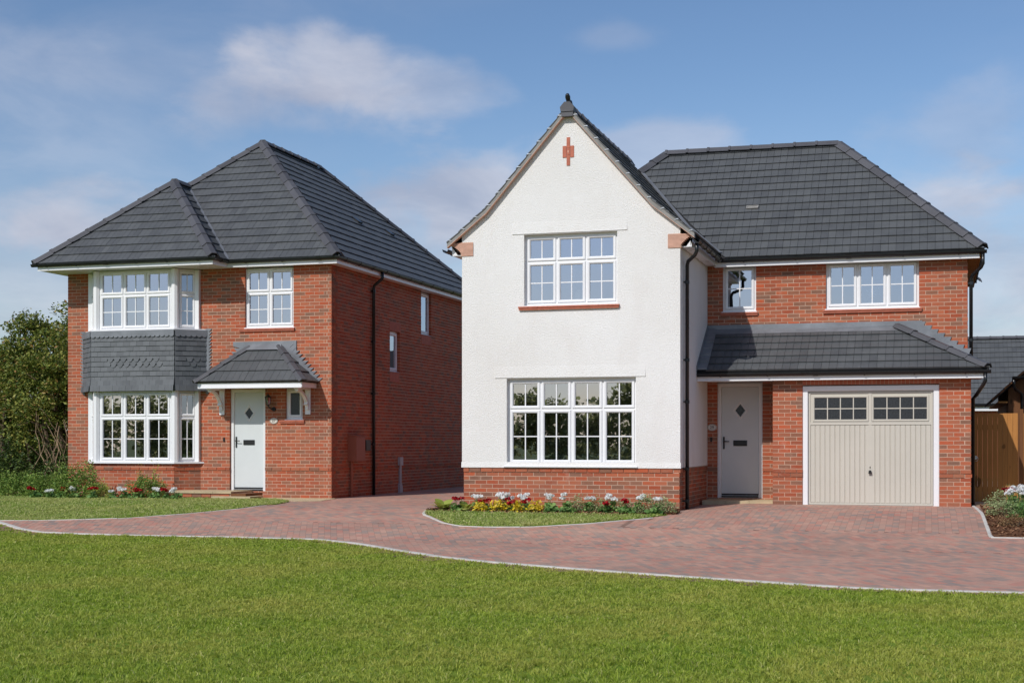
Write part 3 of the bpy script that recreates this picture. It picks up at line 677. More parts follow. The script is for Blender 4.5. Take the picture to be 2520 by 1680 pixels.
lay(R(24), road, -8.0, 18.0, lambda i: 0.1 if i % 2 else 0.0)
lay(R(0.4), drive_g, -4.0, 22.62, lambda i: 0.1 if i % 2 else 0.0)
lay(R(46), drive_s, -10.0, 24.0, lambda i: 0.1 if i % 2 else 0.0)
def pscore(r):
    p = r[0].translation; return (p - CAM).length_squared
pav.sort(key=pscore); pm = unit_box('paver')
for (M, x0, x1, y0, y1, z0, z1) in pav[:300]: link('paver', pm, paving, M @ Matrix.Translation((x0, y0, z0)) @ Matrix.Diagonal((x1 - x0, y1 - y0, z1 - z0, 1)))
tag(link('paver_field', boxes_mesh('paver_field', pav[300:], 'paver'), paving), kind='stuff')
# kerbs: edging stones end to end
def kerb(pts, wd=0.055, top=0.008, L=0.62, label=''):
    root = MB(); P = [Vector((p[0], p[1])) for p in pts]
    run = []; 
    for i in range(len(P) - 1):
        n = max(1, round((P[i + 1] - P[i]).length / 0.12))
        run += [P[i].lerp(P[i + 1], k / n) for k in range(n)]
    run.append(P[-1]); ds = [0]
    for i in range(1, len(run)): ds.append(ds[-1] + (run[i] - run[i - 1]).length)
    def at(s):
        s = min(max(s, 0), ds[-1]); i = max(1, next((k for k in range(len(ds)) if ds[k] >= s), len(ds) - 1))
        return run[i - 1].lerp(run[i], (s - ds[i - 1]) / max(1e-6, ds[i] - ds[i - 1]))
    bed = MB(); st = []
    n = int(ds[-1] / L)
    for k in range(n):
        q = [at(k * L + 0.004 + (L - 0.008) * t / 3) for t in range(4)]
        j = random.uniform(-0.003, 0.003)
        st.append([(p.x, p.y, gz(p.x, p.y) + j) for p in q])
    bed.sweep([(-wd / 2 + 0.006, -0.1), (wd / 2 - 0.006, -0.1), (wd / 2 - 0.006, top - 0.012), (-wd / 2 + 0.006, top - 0.012)], [(p.x, p.y, gz(p.x, p.y)) for p in [at(ds[-1] * k / (n * 3)) for k in range(n * 3 + 1)]])
    o = tag(bed.build('kerb', 'kerb'), kind='structure')
    for s_ in st:
        if frustum_ok(s_[1][0], s_[1][1], 1.0): MB().sweep([(-wd / 2, -0.1), (wd / 2, -0.1), (wd / 2, top - 0.006), (wd / 2 - 0.006, top), (-wd / 2 + 0.006, top), (-wd / 2, top - 0.006)], s_).build('kerb_stone', 'kerb', o)
kerb([(p[0], p[1] - 0.01) for p in KERB_F], 0.10, 0.014)
kerb([(p[0] + 0.0, p[1] - 0.02) for p in LAWN_L[1:8]], 0.05, 0.006)
kerb([(-9.02, 24.62), (-8.94, 24.25), (-8.82, 23.9), (-8.53, 23.5), (-8.08, 22.82), (-7.64, 22.42), (-7.1, 22.34), (-6.44, 22.45), (-5.58, 23.0), (-4.78, 23.84), (-4.34, 24.42)], 0.055, 0.010)
kerb([(0.60, 27.3), (0.70, 24.6), (0.74, 22.16), (1.4, 22.17), (3.2, 22.2)], 0.055, 0.014)
# ---- grass
def grass(name, poly, dens, hgt, wid, dz, mat, bbox, nb=9, fade=None):
    """mown turf: tufts of bent blades"""
    x0, x1, y0, y1 = bbox; N = int((x1 - x0) * (y1 - y0) * dens)
    X = rng.uniform(x0, x1, N); Y = rng.uniform(y0, y1, N)
    D = -X * math.sin(YAW) + Y * math.cos(YAW); Rr = X * math.cos(YAW) + Y * math.sin(YAW)
    k = (np.abs(Rr) < D * 0.365 + 0.3) & (D > 6.3)
    if fade: k &= rng.random(N) < np.clip((fade / np.maximum(D, 1)) ** 0.75, 0.3, 1)
    X, Y, D = X[k], Y[k], D[k]; k = inside_np(poly, X, Y); X, Y, D = X[k], Y[k], D[k]
    pt = 0.5 + 0.5 * np.sin(X * 1.7 + 2 * np.sin(Y * 0.9)) * np.sin(Y * 1.3 + 1.5 * np.sin(X * 0.8))
    th = rng.uniform(0.4, 1.45, len(X)) * (0.85 + 0.3 * pt); ta = rng.uniform(0, 2 * math.pi, len(X)); tl = rng.uniform(0, 0.7, len(X))
    X, Y, D, th, ta, tl = [np.repeat(q, nb) for q in (X, Y, D, th, ta, tl)]; n = len(X)
    sc_ = np.clip(D / 11.0, 1.0, 2.2)
    ox, oy = rng.normal(0, 0.011, n) * sc_, rng.normal(0, 0.011, n) * sc_; X = X + ox; Y = Y + oy
    Z = gz_np(X, Y) + dz; a = rng.uniform(0, 2 * math.pi, n)
    h = hgt * rng.uniform(0.6, 1.15, n) * th; wv = wid * rng.uniform(0.7, 1.4, n) * sc_
    lx = ox / 0.011 / sc_ * 0.55 + np.cos(ta) * tl + rng.normal(0, 0.25, n); ly = oy / 0.011 / sc_ * 0.55 + np.sin(ta) * tl + rng.normal(0, 0.25, n)
    sx, sy = np.cos(a) * wv / 2, np.sin(a) * wv / 2
    B = np.stack([X, Y, Z], 1); S = np.stack([sx, sy, np.zeros(n)], 1)
    mid = B + np.stack([lx * h * 0.35, ly * h * 0.35, h * 0.62], 1); tip = B + np.stack([lx * h, ly * h, h * rng.uniform(0.7, 1.0, n)], 1)
    V = np.stack([B - S, B + S, mid + S * 0.85, mid - S * 0.85, tip], 1).reshape(-1, 3); i = np.arange(n) * 5
    F = np.concatenate([np.stack([i, i + 1, i + 2], 1), np.stack([i, i + 2, i + 3], 1), np.stack([i + 3, i + 2, i + 4], 1)])
    return tag(link(name, np_mesh(name, V, 3, mat, F)), kind='stuff')
tag(grass('grass', LAWN_F, 540, 0.036, 0.0052, -0.014, 'grass', (-17, 2, 5.5, 22), fade=10.5), 'close mown green lawn across the foreground, in front of the brick paving', 'grass')
tag(grass('grass', LAWN_L, 200, 0.032, 0.006, 0.012, 'grass_dry', (-22, -12, 21.5, 29)), 'strip of pale lawn in front of the red brick house', 'grass')
tag(grass('grass', LAWN_W, 330, 0.040, 0.006, 0.012, 'grass_dry', (-9, -4, 22, 24.8)), 'small curved lawn below the white rendered gable', 'grass')
def chips(name, poly, n, dz, bbox, label):
    X = rng.uniform(bbox[0], bbox[1], n * 3); Y = rng.uniform(bbox[2], bbox[3], n * 3); k = inside_np(poly, X, Y); X, Y = X[k][:n], Y[k][:n]; m = len(X)
    Z = gz_np(X, Y) + dz + rng.uniform(0, 0.02, m); a = rng.uniform(0, 6.28, m); L = rng.uniform(0.012, 0.04, m); Wd = rng.uniform(0.006, 0.014, m); ti = rng.uniform(-0.6, 0.6, m)
    U = np.stack([np.cos(a), np.sin(a), ti], 1) * L[:, None]; W = np.stack([-np.sin(a), np.cos(a), rng.uniform(-0.5, 0.5, m)], 1) * Wd[:, None]; C = np.stack([X, Y, Z], 1)
    tag(link(name, np_mesh(name, np.stack([C - U - W, C + U - W, C + U + W, C - U + W], 1), 4, 'chip')), label, 'mulch', kind='stuff')
chips('bark_mulch', BED_R, 2600, 0.022, (0.6, 2.4, 22, 28), 'brown bark mulch in the bed beside the garage drive')
chips('bark_mulch', BED_W, 2600, 0.022, (-9.1, -4.3, 24, 25.1), 'brown bark mulch in the flower bed under the white gable')

# ================================================================== LEFT HOUSE
YL, XR, XL, YB = 28.43, -12.62, -19.20, 38.35
house = empty('brick_house', ((XR + XL) / 2, YL + 5, 0), 'red brick house with hipped grey roof, tile hung two storey bay and door canopy', 'house', world=True)
Mf = FR(0, YL, 0); Ms = FR(XR, 0, 0, R(90))     # side wall: local x = world Y, local y inwards = -X
PJ = 0.42; BX0, BX1 = -18.61, -15.79; BF0, BF1 = -18.19, -16.21; YBF = YL - PJ
opsF = [(-15.068, -14.199, 0.15, 2.40), (-14.694, -13.518, 3.75, 5.2), (-13.708, -13.300, 1.725, 2.40), (BX0 + 0.02, BX1 - 0.02, 0.0, 5.2)]
opsS = [(31.85, 32.50, 2.925, 3.90), (34.0, 34.75, 3.975, 5.2)]
wb = MB(); q = 0.004
def gap(o, e=0.004): return (o[0] - e, o[1] + e, o[2] - e, o[3] + e)
slab(wb, Mf, XL + q, XR - q, -0.3, 5.07, [gap(o) for o in opsF[:3]] + [(BX0, BX1, -0.31, 5.08)], -0.0042, 0.30)
slab(wb, Ms, YL + 0.31, YB, -0.3, 5.07, [gap(o) for o in opsS], -0.0042, 0.30)
wb.box(XL + q, XL + 0.3, YL + 0.31, YB, -0.3, 5.07); wb.box(XL + 0.31, XR - 0.31, YB - 0.3, YB - 0.004, -0.3, 5.07)
wall = wb.build('wall', 'mortar', house)
recs = []
brick_wall(recs, Mf, XL, XR, 0.0, 68, opsF, 'flush', 'odd', (8,)); brick_wall(recs, Ms, YL, YB, 0.0, 68, opsS, 'even', 'flush', (8,))
# soldier bricks at the side windows
sold = []
for (a, c, z) in [(31.80, 32.55, 3.905), (31.85, 32.45, 2.68), (34.0, 34.75, 3.73)]:
    x = a
    while x < c - 0.02: sold.append((Ms, x + 0.004, x + 0.069, -0.014, 0.08, z, z + 0.215)); x += 0.075
# bay base walls in brick (front and two splays)
def seg_frame(p, q_): a = math.atan2(q_[1] - p[1], q_[0] - p[0]); return FR(p[0], p[1], 0, a), math.dist(p, q_)
BAY = [(BX0, YL), (BF0, YBF), (BF1, YBF), (BX1, YL)]
wb2 = MB()
for i in range(3):
    Mb, Lb = seg_frame(BAY[i], BAY[i + 1]); slab(wb2, Mb, 0.003, Lb - 0.003, -0.3, 0.745, [], -0.0042, 0.2); brick_wall(recs, Mb, 0, Lb, 0.0, 10, [], 'flush', 'flush', (8,), 0.09)
wb2.build('bay_wall', 'mortar', house)
box_objects('brick', recs, 'brick', wall, 300, 'brickwork')
for r in sold: link('brick', unit_box('terracotta'), wall, r[0] @ Matrix.Translation((r[1], r[3], r[5])) @ Matrix.Diagonal((r[2] - r[1], r[4] - r[3], r[6] - r[5], 1)))
for (x, y) in [(-13.55, YL)]:
    b = MB(); b.box(x, x + 0.215, YL - 0.009, YL + 0.02, 0.155, 0.215)
    for k in range(6): b.box(x + 0.012 + k * 0.033, x + 0.03 + k * 0.033, YL - 0.014, YL - 0.008, 0.163, 0.207)
    b.build('air_brick', 'terracotta', house)
# interior: floors, ceiling
b = MB(); b.box(XL + 0.31, XR - 0.31, YL + 0.31, YB - 0.31, 0.05, 0.13); b.box(XL + 0.31, XR - 0.31, YL + 0.31, YB - 0.31, 2.5, 2.72); b.box(XL + 0.31, XR - 0.31, YL + 0.31, YB - 0.31, 5.02, 5.06)
b.box(XL + 0.31, XR - 0.31, 32.6, 32.7, 0.13, 2.5); b.box(XL + 0.31, XR - 0.31, 32.6, 32.7, 2.72, 5.02); b.box(-15.5, -15.4, YL + 0.31, 32.6, 0.13, 2.5); b.build('room', 'plaster', house)
# windows
for (zb, zt, tr) in ((0.785, 2.36, 1.785), (3.735, 5.06, 4.516)):
    for i in range(3):
        Mb, Lb = seg_frame(BAY[i], BAY[i + 1]); Mb = Mb @ Matrix.Translation((0, 0, zb)); pad = 0.075
        window(house, Mb @ Matrix.Translation((pad, 0.02, 0)), Lb - 2 * pad, zt - zb, 3 if i == 1 else 1, tr - zb, sill=False, vent=(i == 1))
    b = MB()
    for p in BAY[1:3]:
        MB().prism([(p[0] + 0.085 * math.cos(a), p[1] + 0.03 + 0.085 * math.sin(a)) for a in [R(22.5 + 45 * j) for j in range(8)]], zb, zt, None, 'z').build('corner_post', 'upvc', house)
    for (p, sgn) in ((BAY[0], 1), (BAY[3], -1)): MB().box(min(p[0], p[0] + sgn * 0.1), max(p[0], p[0] + sgn * 0.1), YL - 0.09, YL + 0.04, zb, zt).build('corner_post', 'upvc', house)
    e = 0.07 if zb < 2 else 0.11
    P0 = [(BX0 - e - 0.02, YL - 0.002), (BF0 - e * 0.5, YBF - e), (BF1 + e * 0.5, YBF - e), (BX1 + e + 0.02, YL - 0.002), (BX1, YL + 0.1), (BF1, YBF + 0.1), (BF0, YBF + 0.1), (BX0, YL + 0.1)]
    MB().prism(P0, zb - 0.035, zb + 0.004, None, 'z').build('window_sill', 'upvc', house)
# tile hanging between the two bay windows
e = 0.085
TB = [(BX0 - 0.17, YL), (BF0 - e * 0.7, YBF - e), (BF1 + e * 0.7, YBF - e), (BX1 + 0.15, YL)]
b = MB(); pz0, pz1 = 2.36, 3.70
b.prism(TB, pz0, pz1, None, 'z'); hang = b.build('tile_hanging', 'hung_tile', house)
hung_full = {}
def hung_piece(kind):
    if kind not in hung_full:
        b = MB(); wd, h = 0.160, 0.128
        if kind == 'club':
            pl = [(-wd / 2, h), (-wd / 2, 0.055)] + [(-wd / 2 + 0.02 + (wd - 0.04) * (0.5 - 0.5 * math.cos(t)), 0.035 - 0.06 * math.sin(t)) for t in [math.pi * k / 8 for k in range(9)]] + [(wd / 2, 0.055), (wd / 2, h)]
        else: pl = [(-wd / 2, 0), (wd / 2, 0), (wd / 2, h), (-wd / 2, h)]
        b.prism(pl, -0.017, 0.0); m = b.mesh('hung_piece'); m.materials.append(M_['hung_tile']); hung_full[kind] = m
    return hung_full[kind]
for i in range(3):
    Mb, Lb = seg_frame(TB[i], TB[i + 1])
    for r in range(12):
        z = pz0 + r * 0.111; flare = 0.05 * max(0, (2 - r) / 2.0) ** 1.5
        tilt = Matrix.Rotation(-0.13, 4, 'X'); x = 0.0 if r % 2 else -0.0825
        while x < Lb - 0.01:
            a, c = max(x, 0.0), min(x + 0.165, Lb)
            if c - a > 0.035:
                full_ = c - a > 0.16; kind = 'club' if (r in (5, 6) and full_ and (i != 0) and a > (0.3 if i == 1 else 0.14) + (6 - r) * 0.08 and c < Lb - (0.22 if i == 1 else 0.12)) else 'plain'
                link('hung_tile', hung_piece(kind), hang, Mb @ Matrix.Translation(((a + c) / 2, -0.014 - flare + random.uniform(-0.002, 0.002), z + random.uniform(-0.002, 0.002))) @ tilt @ Matrix.Diagonal(((c - a - 0.003) / 0.160, 1, 1, 1)))
            x += 0.165
b = MB()                                                    # scalloped lead apron
for i in range(3):
    Mb, Lb = seg_frame(TB[i], TB[i + 1]); n = max(2, round(Lb / 0.115)); s_ = Lb / n; pl = [(0, pz1 + 0.01)]
    for k in range(n): pl += [(s_ * (k + 0.5 - 0.5 * math.cos(t)), pz1 - 0.10 - 0.045 * math.sin(t)) for t in [math.pi * j / 6 for j in range(7)]]
    pl.append((Lb, pz1 + 0.01)); b.prism(pl, -0.044, -0.034, Mb)
b.build('lead_apron', 'lead', house)
def sawteeth(pts, sgn, name='step_flashing', depth=0.012, y=YL, tooth=0.10):
    """stepped lead let into the brick courses; pts = (x, z) of each tooth's root"""
    b = MB()
    for (x, z) in pts: b.prism([(x, z + 0.075), (x + sgn * tooth, z + 0.072), (x + sgn * tooth * 0.2, z), (x, z)] if sgn > 0 else [(x, z), (x + sgn * tooth * 0.2, z), (x + sgn * tooth, z + 0.072), (x, z + 0.075)], y - 0.022, y - 0.009)
    return b
sb = sawteeth([(BX0 - 0.16, 2.325 + k * 0.075) for k in range(19)], -1); sb.box(BX0 - 0.175, BX0 - 0.14, YL - 0.023, YL - 0.008, 2.30, 3.75); sb.build('step_flashing', 'lead', house)
sb = sawteeth([(BX1 + 0.19, 2.325 + k * 0.075) for k in range(19)], 1); sb.box(BX1 + 0.14, BX1 + 0.20, YL - 0.023, YL - 0.008, 2.30, 3.75); sb.build('step_flashing', 'lead', house)
def tile_sill(parent, x0, x1, zt, y, n=None, M=None, th=0.042, pr=0.055):
    b = MB(); n = n or max(1, round((x1 - x0) / 0.225)); o = None
    base = MB(); base.box(x0 + 0.01, x1 - 0.01, y - pr + 0.015, y + 0.08, zt - th - 0.035, zt - th + 0.004); sl = base.build('window_sill', 'terracotta', parent)
    for k in range(n): a = x0 + (x1 - x0) * k / n; c = x0 + (x1 - x0) * (k + 1) / n; MB().prism([(y - pr, zt - th), (y - pr, zt - 0.014), (y + 0.08, zt), (y + 0.08, zt - th)], a + 0.002, c - 0.002, None, 'x').build('sill_tile', 'terracotta', sl)
window(house, FR(-14.694, YL + 0.05, 3.752), 1.176, 1.30, 2, 0.77)
tile_sill(house, -14.83, -13.48, 3.738, YL)
window(house, FR(-13.708, YL + 0.05, 1.727), 0.408, 0.672, 1, None, obscure=True)
tile_sill(house, -13.845, -13.245, 1.715, YL)
MsW = Matrix.Rotation(R(90), 4, 'Z')
window(house, Matrix.Translation((XR - 0.06, 31.87, 2.93)) @ MsW, 0.61, 0.965, 1, None, cols=1, rows_low=1)
window(house, Matrix.Translation((XR - 0.06, 34.02, 3.98)) @ MsW, 0.71, 1.07, 1, None, cols=1, rows_low=1)
front_door(house, FR(-15.068, YL + 0.06, 0.165), 0.869, 2.24)
# ---- roof
TL = 0.934; EZ = 5.21; ex0, ex1, ey0, ey1 = XL - 0.30, XR + 0.30, YL - 0.30, YB + 0.30; hwid = (ex1 - ex0) / 2; RZ = EZ + hwid * TL; rx = (ex0 + ex1) / 2
bx1, by0 = -14.95, 27.50; bh = (bx1 - ex0) / 2; bx = (bx1 + ex0) / 2; bz = EZ + bh * TL; bym = by0 + bh; byj = ey0 + bh
A0, A1, A2, A3 = (ex0, ey0, EZ), (ex1, ey0, EZ), (ex1, ey1, EZ), (ex0, ey1, EZ); T0, T1 = (rx, ey0 + hwid, RZ), (rx, ey1 - hwid, RZ)
db = MB(); deck(db, [A0, A1, T0]); deck(db, [A1, A2, T1, T0]); deck(db, [A3, A0, T0, T1]); deck(db, [A2, A3, T1])
C0, C1, CT = (ex0, by0, EZ), (bx1, by0, EZ), (bx, bym, bz); CV = (bx1, ey0, EZ); CJ = (bx, byj, bz)
deck(db, [C0, C1, CT]); deck(db, [C1, CV, CJ, CT]); deck(db, [(ex0, ey0, EZ), C0, CT, CJ])
roof = db.build('roof', 'felt', house)
full, part = [], []
def under_bay(p): return (p.x - ex0) + 0 < 0 or (p.x < bx1 - (p.y - ey0) - 0.02 and p.x < bx1)
tile_plane(full, part, [(bx1 - 0.02, ey0, EZ), A1, T0, CJ], 0.295, 0.27)
tile_plane(full, part, [A1, A2, T1, T0], 0.295, 0.27)
tile_plane(full, part, [C0, C1, CT], 0.295, 0.27)
tile_plane(full, part, [C1, CV, CJ, CT], 0.295, 0.27)
for (p, q2) in ((A1, T0), (CJ, T0), (A2, T1), (C0, CT), (C1, CT)):
    d_ = (Vector(q2) - Vector(p)).normalized(); ridge('hip_tile', Vector(p) + d_ * 0.05, q2, roof)
ridge('ridge_tile', T0, T1, roof, drop=0.10); ridge('ridge_tile', CT, CJ, roof, drop=0.10)
vb = MB(); vb.sweep([(-0.03, 0.0), (0.03, 0.0), (0.03, 0.02), (-0.03, 0.02)], [Vector(CV) + Vector((0, 0, 0.02)), Vector(CJ) + Vector((0, 0, 0.02))]); vb.build('valley', 'lead', roof)
for (yy, fz) in ((33.0, 0.46), (35.2, 0.46)):               # vent tiles in the side slope
    t_ = hwid * fz; c = Vector((ex1 - t_, yy, EZ + t_ * TL)); nn = Vector((TL, 0, 1)).normalized(); upv = Vector((-1, 0, TL)).normalized()
    F = Matrix((Vector((0, 1, 0)), upv, nn)).transposed().to_4x4(); F.translation = c + nn * 0.02; MB().prism([(-0.11, 0.0), (-0.11, 0.05), (0.12, 0.02), (0.12, 0.0)], -0.13, 0.13, F, 'x').build('vent_tile', 'gutter', roof)
finish_tiles(full, part, 'roof_tile', roof, 300)
# fascia, soffit, gutter
f0 = 0.21
def strip(pts, z0, z1, th=0.02): return MB().sweep([(0, 0), (th, 0), (th, z1 - z0), (0, z1 - z0)], [(p[0], p[1], z0) for p in pts])
EAV = [(XL - f0, by0 + 0.09), (bx1 - 0.09, by0 + 0.09), (bx1 - 0.09, YL - f0), (XR + f0, YL - f0), (XR + f0, YB + f0)]
strip(EAV, 5.068, 5.235).build('fascia', 'upvc', house)
b = MB(); b.box(XL - f0, bx1 - 0.10, by0 + 0.10, YL + 0.2, 5.076, 5.091); b.box(bx1 - 0.10, XR + f0 - 0.005, YL - f0 + 0.005, YL + 0.2, 5.077, 5.090); b.box(XR - 0.2, XR + f0 - 0.005, YL + 0.2, YB + f0, 5.0775, 5.0895); b.box(XL - f0, XL + 0.2, YL + 0.2, YB + f0, 5.078, 5.089)
b.build('soffit', 'soffit', house)
gutter(house, [(XL - f0 - 0.12, by0 + 0.03, 5.203), (bx1 - 0.03, by0 + 0.03, 5.203), (bx1 - 0.03, YL - f0 - 0.06, 5.203), (XR + f0 + 0.06, YL - f0 - 0.06, 5.203), (XR + f0 + 0.06, YB, 5.203)], 0.78)
px, py = XR + 0.06, 30.72
downpipe(house, [(XR + f0 + 0.06, 30.72, 5.17), (XR + f0 + 0.06, 30.72, 5.03), (XR + f0 + 0.03, 30.70, 4.98), (px + 0.02, 30.70, 4.86), (px, 30.70, 4.80), (px, 30.70, -0.02)], 0.036, [(px, 30.70, z, (-0.07, -0.05, 0)) for z in (4.72, 3.55, 2.35, 1.18)])
# ---- door canopy
cx0, cx1, cy = -15.42, -12.98, 27.69
cr_ = MB(); o = 0.07; E0, E1 = (cx0 - o, cy - o, 2.525), (cx1 + o, cy - o, 2.525); W0, W1 = (-14.57, YL - 0.012, 3.33), (-13.85, YL - 0.012, 3.33); V0, V1 = (cx0 - o, YL - 0.012, 2.525), (cx1 + o, YL - 0.012, 2.525)
deck(cr_, [E0, E1, W1, W0], 0.03); deck(cr_, [E1, V1, W1], 0.03); deck(cr_, [V0, E0, W0], 0.03); canopy = cr_.build('canopy_roof', 'felt', house)
full, part = [], []
for pl in ([E0, E1, W1, W0], [E1, V1, W1], [V0, E0, W0]): tile_plane(full, part, pl, 0.325, 0.30)
finish_tiles(full, part, 'roof_tile', canopy, 300)
for (p, q2) in ((E0, W0), (E1, W1)): ridge('hip_tile', p, q2, canopy, L=0.36, hw=0.10, drop=0.065, lift=0.045)
b = MB(); b.prism([(-14.66, 3.44), (-13.44, 3.44), (-13.44, 3.20), (-13.85, 3.25), (-14.57, 3.25), (-14.97, 3.34), (-14.97, 3.44)], YL - 0.03, YL - 0.010)
nn = Vector((0, -0.72, 0.69)); b.add([(-14.60, YL - 0.03, 3.38), (-13.80, YL - 0.03, 3.38), (-13.74, YL - 0.16, 3.25), (-14.66, YL - 0.16, 3.25)], [(0, 3, 2, 1)]); b.build('lead_flashing', 'lead', house)
sb = MB()
for k in range(11):
    z = 2.55 + k * 0.075; x = -12.93 - k * 0.068; sb.prism([(x - 0.16, z - 0.02), (x, z - 0.02), (x + 0.11, z + 0.07), (x - 0.16, z + 0.07)], YL - 0.024 - k * 0.0012, YL - 0.0085)
    xl = -15.47 + k * 0.068; sb.prism([(xl + 0.16, z - 0.02), (xl, z - 0.02), (xl - 0.09, z + 0.07), (xl + 0.16, z + 0.07)][::-1], YL - 0.024 - k * 0.0012, YL - 0.0085)
sb.build('step_flashing', 'lead', house)
b = strip([(cx0, YL - 0.03), (cx0, cy), (cx1, cy), (cx1, YL - 0.03)], 2.395, 2.525); b.box(cx0 + 0.02, cx1 - 0.02, cy + 0.02, YL - 0.02, 2.44, 2.455); b.box(cx0 - 0.012, cx1 + 0.012, cy - 0.035, cy - 0.021, 2.385, 2.42); b.build('canopy_fascia', 'upvc', house)
for x in (-15.24, -13.16):
    b = MB(); b.box(x - 0.06, x + 0.06, YL - 0.05, YL - 0.012, 1.83, 2.44); b.box(x - 0.05, x + 0.05, cy + 0.10, YL - 0.05, 2.36, 2.44)
    arc = [(YL - 0.05 - 0.56 * (1 - math.cos(t)) , 1.93 + 0.44 * math.sin(t)) for t in [R(90) * k / 10 for k in range(11)]]; arc2 = [(p[0] - 0.055 * math.cos(R(9 * k)) - 0.0, p[1] + 0.0 - 0.05 * math.sin(R(9 * k))) for k, p in enumerate(arc)]
    b.prism([(p[0], p[1]) for p in arc] + [(p[0], p[1]) for p in arc2[::-1]], x - 0.035, x + 0.035, None, 'x')
    for k in (2, 9): b.prism([(arc[k][0] - 0.09, arc[k][1] - 0.03), (arc[k][0] - 0.03, arc[k][1] - 0.05), (arc[k][0], arc[k][1] + 0.02), (arc[k][0] - 0.06, arc[k][1] + 0.03)], x - 0.045, x + 0.045, None, 'x')
    b.build('canopy_bracket', 'upvc', house)
# ---- things at the door and side wall
t = empty('wall_lantern', (-14.03, YL - 0.02, 1.95), 'black carriage lantern on the brick wall beside the pale door', 'lantern')
b = MB(); b.tube([(0.05, -0.0, 0.0), (0.05, -0.03, 0.0)], [0.05, 0.045], 12); b.tube([(0.05, -0.03, 0.0), (0.04, -0.09, -0.01), (0.0, -0.13, 0.03), (-0.03, -0.13, 0.08)], 0.014, 8); b.build('arm', 'iron', t)
b = MB(); c = (-0.03, -0.13)
for k in range(6): a = R(60 * k); b.tube([(c[0] + 0.045 * math.cos(a), c[1] + 0.045 * math.sin(a), 0.09), (c[0] + 0.068 * math.cos(a), c[1] + 0.068 * math.sin(a), 0.25)], 0.006, 5)
b.tube([(c[0], c[1], 0.075), (c[0], c[1], 0.095)], [0.03, 0.05], 6); b.tube([(c[0], c[1], 0.25), (c[0], c[1], 0.262), (c[0], c[1], 0.31), (c[0], c[1], 0.325), (c[0], c[1], 0.36)], [0.08, 0.075, 0.025, 0.012, 0.004], 6); b.build('cage', 'iron', t)
MB().tube([(c[0], c[1], 0.095), (c[0], c[1], 0.25)], [0.043, 0.064], 6).build('lantern_glass', 'glass', t); MB().tube([(c[0], c[1], 0.10), (c[0], c[1], 0.13), (c[0], c[1], 0.17), (c[0], c[1], 0.19)], [0.012, 0.014, 0.02, 0.006], 8).build('bulb', 'ceramic', t)
def text_mesh(s, size, M, mat, parent, name='numeral'):
    cu = bpy.data.curves.new(name, 'FONT'); cu.body = s; cu.size = size; cu.extrude = 0.0015; cu.align_x = 'CENTER'; cu.align_y = 'CENTER'
    o = bpy.data.objects.new('txt', cu); col.objects.link(o); dg = bpy.context.evaluated_depsgraph_get(); m = bpy.data.meshes.new_from_object(o.evaluated_get(dg)); bpy.data.objects.remove(o)
    m.materials.clear(); m.materials.append(M_[mat]); m.transform(M @ Matrix.Rotation(R(90), 4, 'X')); return link(name, m, parent)
def plaque(x, y, z, s, label):
    t = empty('house_number', (x, y, z), label, 'house number'); b = MB(); el = [(0.095 * math.cos(R(12 * k)), 0.067 * math.sin(R(12 * k))) for k in range(30)]
    b.prism(el, -0.014, 0.0); b.build('plate', 'plaque', t); b = MB(); i1 = [(p[0] * 0.93, p[1] * 0.93) for p in el]; i2 = [(p[0] * 0.86, p[1] * 0.86) for p in el]
    n = 30; b.add([(p[0], -0.0155, p[1]) for p in i1] + [(p[0], -0.0155, p[1]) for p in i2] + [(p[0], -0.013, p[1]) for p in i1], [(k, (k + 1) % n, (k + 1) % n + n, k + n) for k in range(n)]); b.build('rim_line', 'ink', t)
    text_mesh(s, 0.085, Matrix.Translation((0, -0.0165, 0)), 'ink', t)
plaque(-13.986, YL - 0.008, 1.693, '27', 'oval house number plate reading 27 on the brick wall')
def bell(x, y, z, label):
    t = empty('doorbell', (x, y, z), label, 'doorbell'); b = MB(); b.prism([(-0.018, -0.045), (0.018, -0.045), (0.018, 0.045), (-0.018, 0.045)], -0.018, 0.0); b.prism([(0.012 * math.cos(R(30 * k)), 0.012 * math.sin(R(30 * k)) - 0.012) for k in range(12)], -0.024, -0.017); b.build('push', 'iron', t)
bell(-15.203, YL - 0.008, 1.283, 'small black doorbell on the brick left of the door numbered 27')
t = empty('meter_box', (XR, 29.57, 0), 'brown meter cabinet with a pipe on the shaded side wall of the brick house', 'meter box')
b = MB(); b.box(0.004, 0.20, -0.27, 0.27, 0.80, 1.36); b.box(0.2, 0.212, -0.255, 0.255, 0.815, 1.345); b.prism([(0.0, 1.36), (0.225, 1.36), (0.225, 1.375), (0.0, 1.40)], -0.285, 0.285, None, 'y'); b.build('cabinet', 'meter', t)
MB().tube([(0.06, -0.17, -0.02), (0.06, -0.17, 0.80)], 0.032, 10).build('pipe', 'meter', t)
t = empty('junction_box', (XR, 30.17, 1.03), 'small black box mounted next to the brown meter cabinet', 'junction box'); b = MB(); b.box(0.004, 0.14, -0.15, 0.15, 0, 0.25); b.box(0.14, 0.15, -0.135, 0.135, 0.015, 0.235); b.build('box', 'iron', t)
t = empty('cable_cover', (XR, 32.47, 0), 'pale grey cable box and conduit at the foot of the side wall', 'conduit')
b = MB(); b.box(0.004, 0.07, -0.10, 0.10, 0.66, 0.86); b.build('box', 'greyplastic', t); b = MB(); b.box(0.004, 0.05, -0.045, 0.045, 0.2, 0.66); b.prism([(-0.09, -0.02), (0.1, -0.02), (0.1, 0.12), (0.045, 0.22), (-0.045, 0.22), (-0.09, 0.2)], 0.004, 0.06, Matrix.Rotation(0, 4, 'Z'), 'x'); b.build('conduit', 'greyplastic', t)
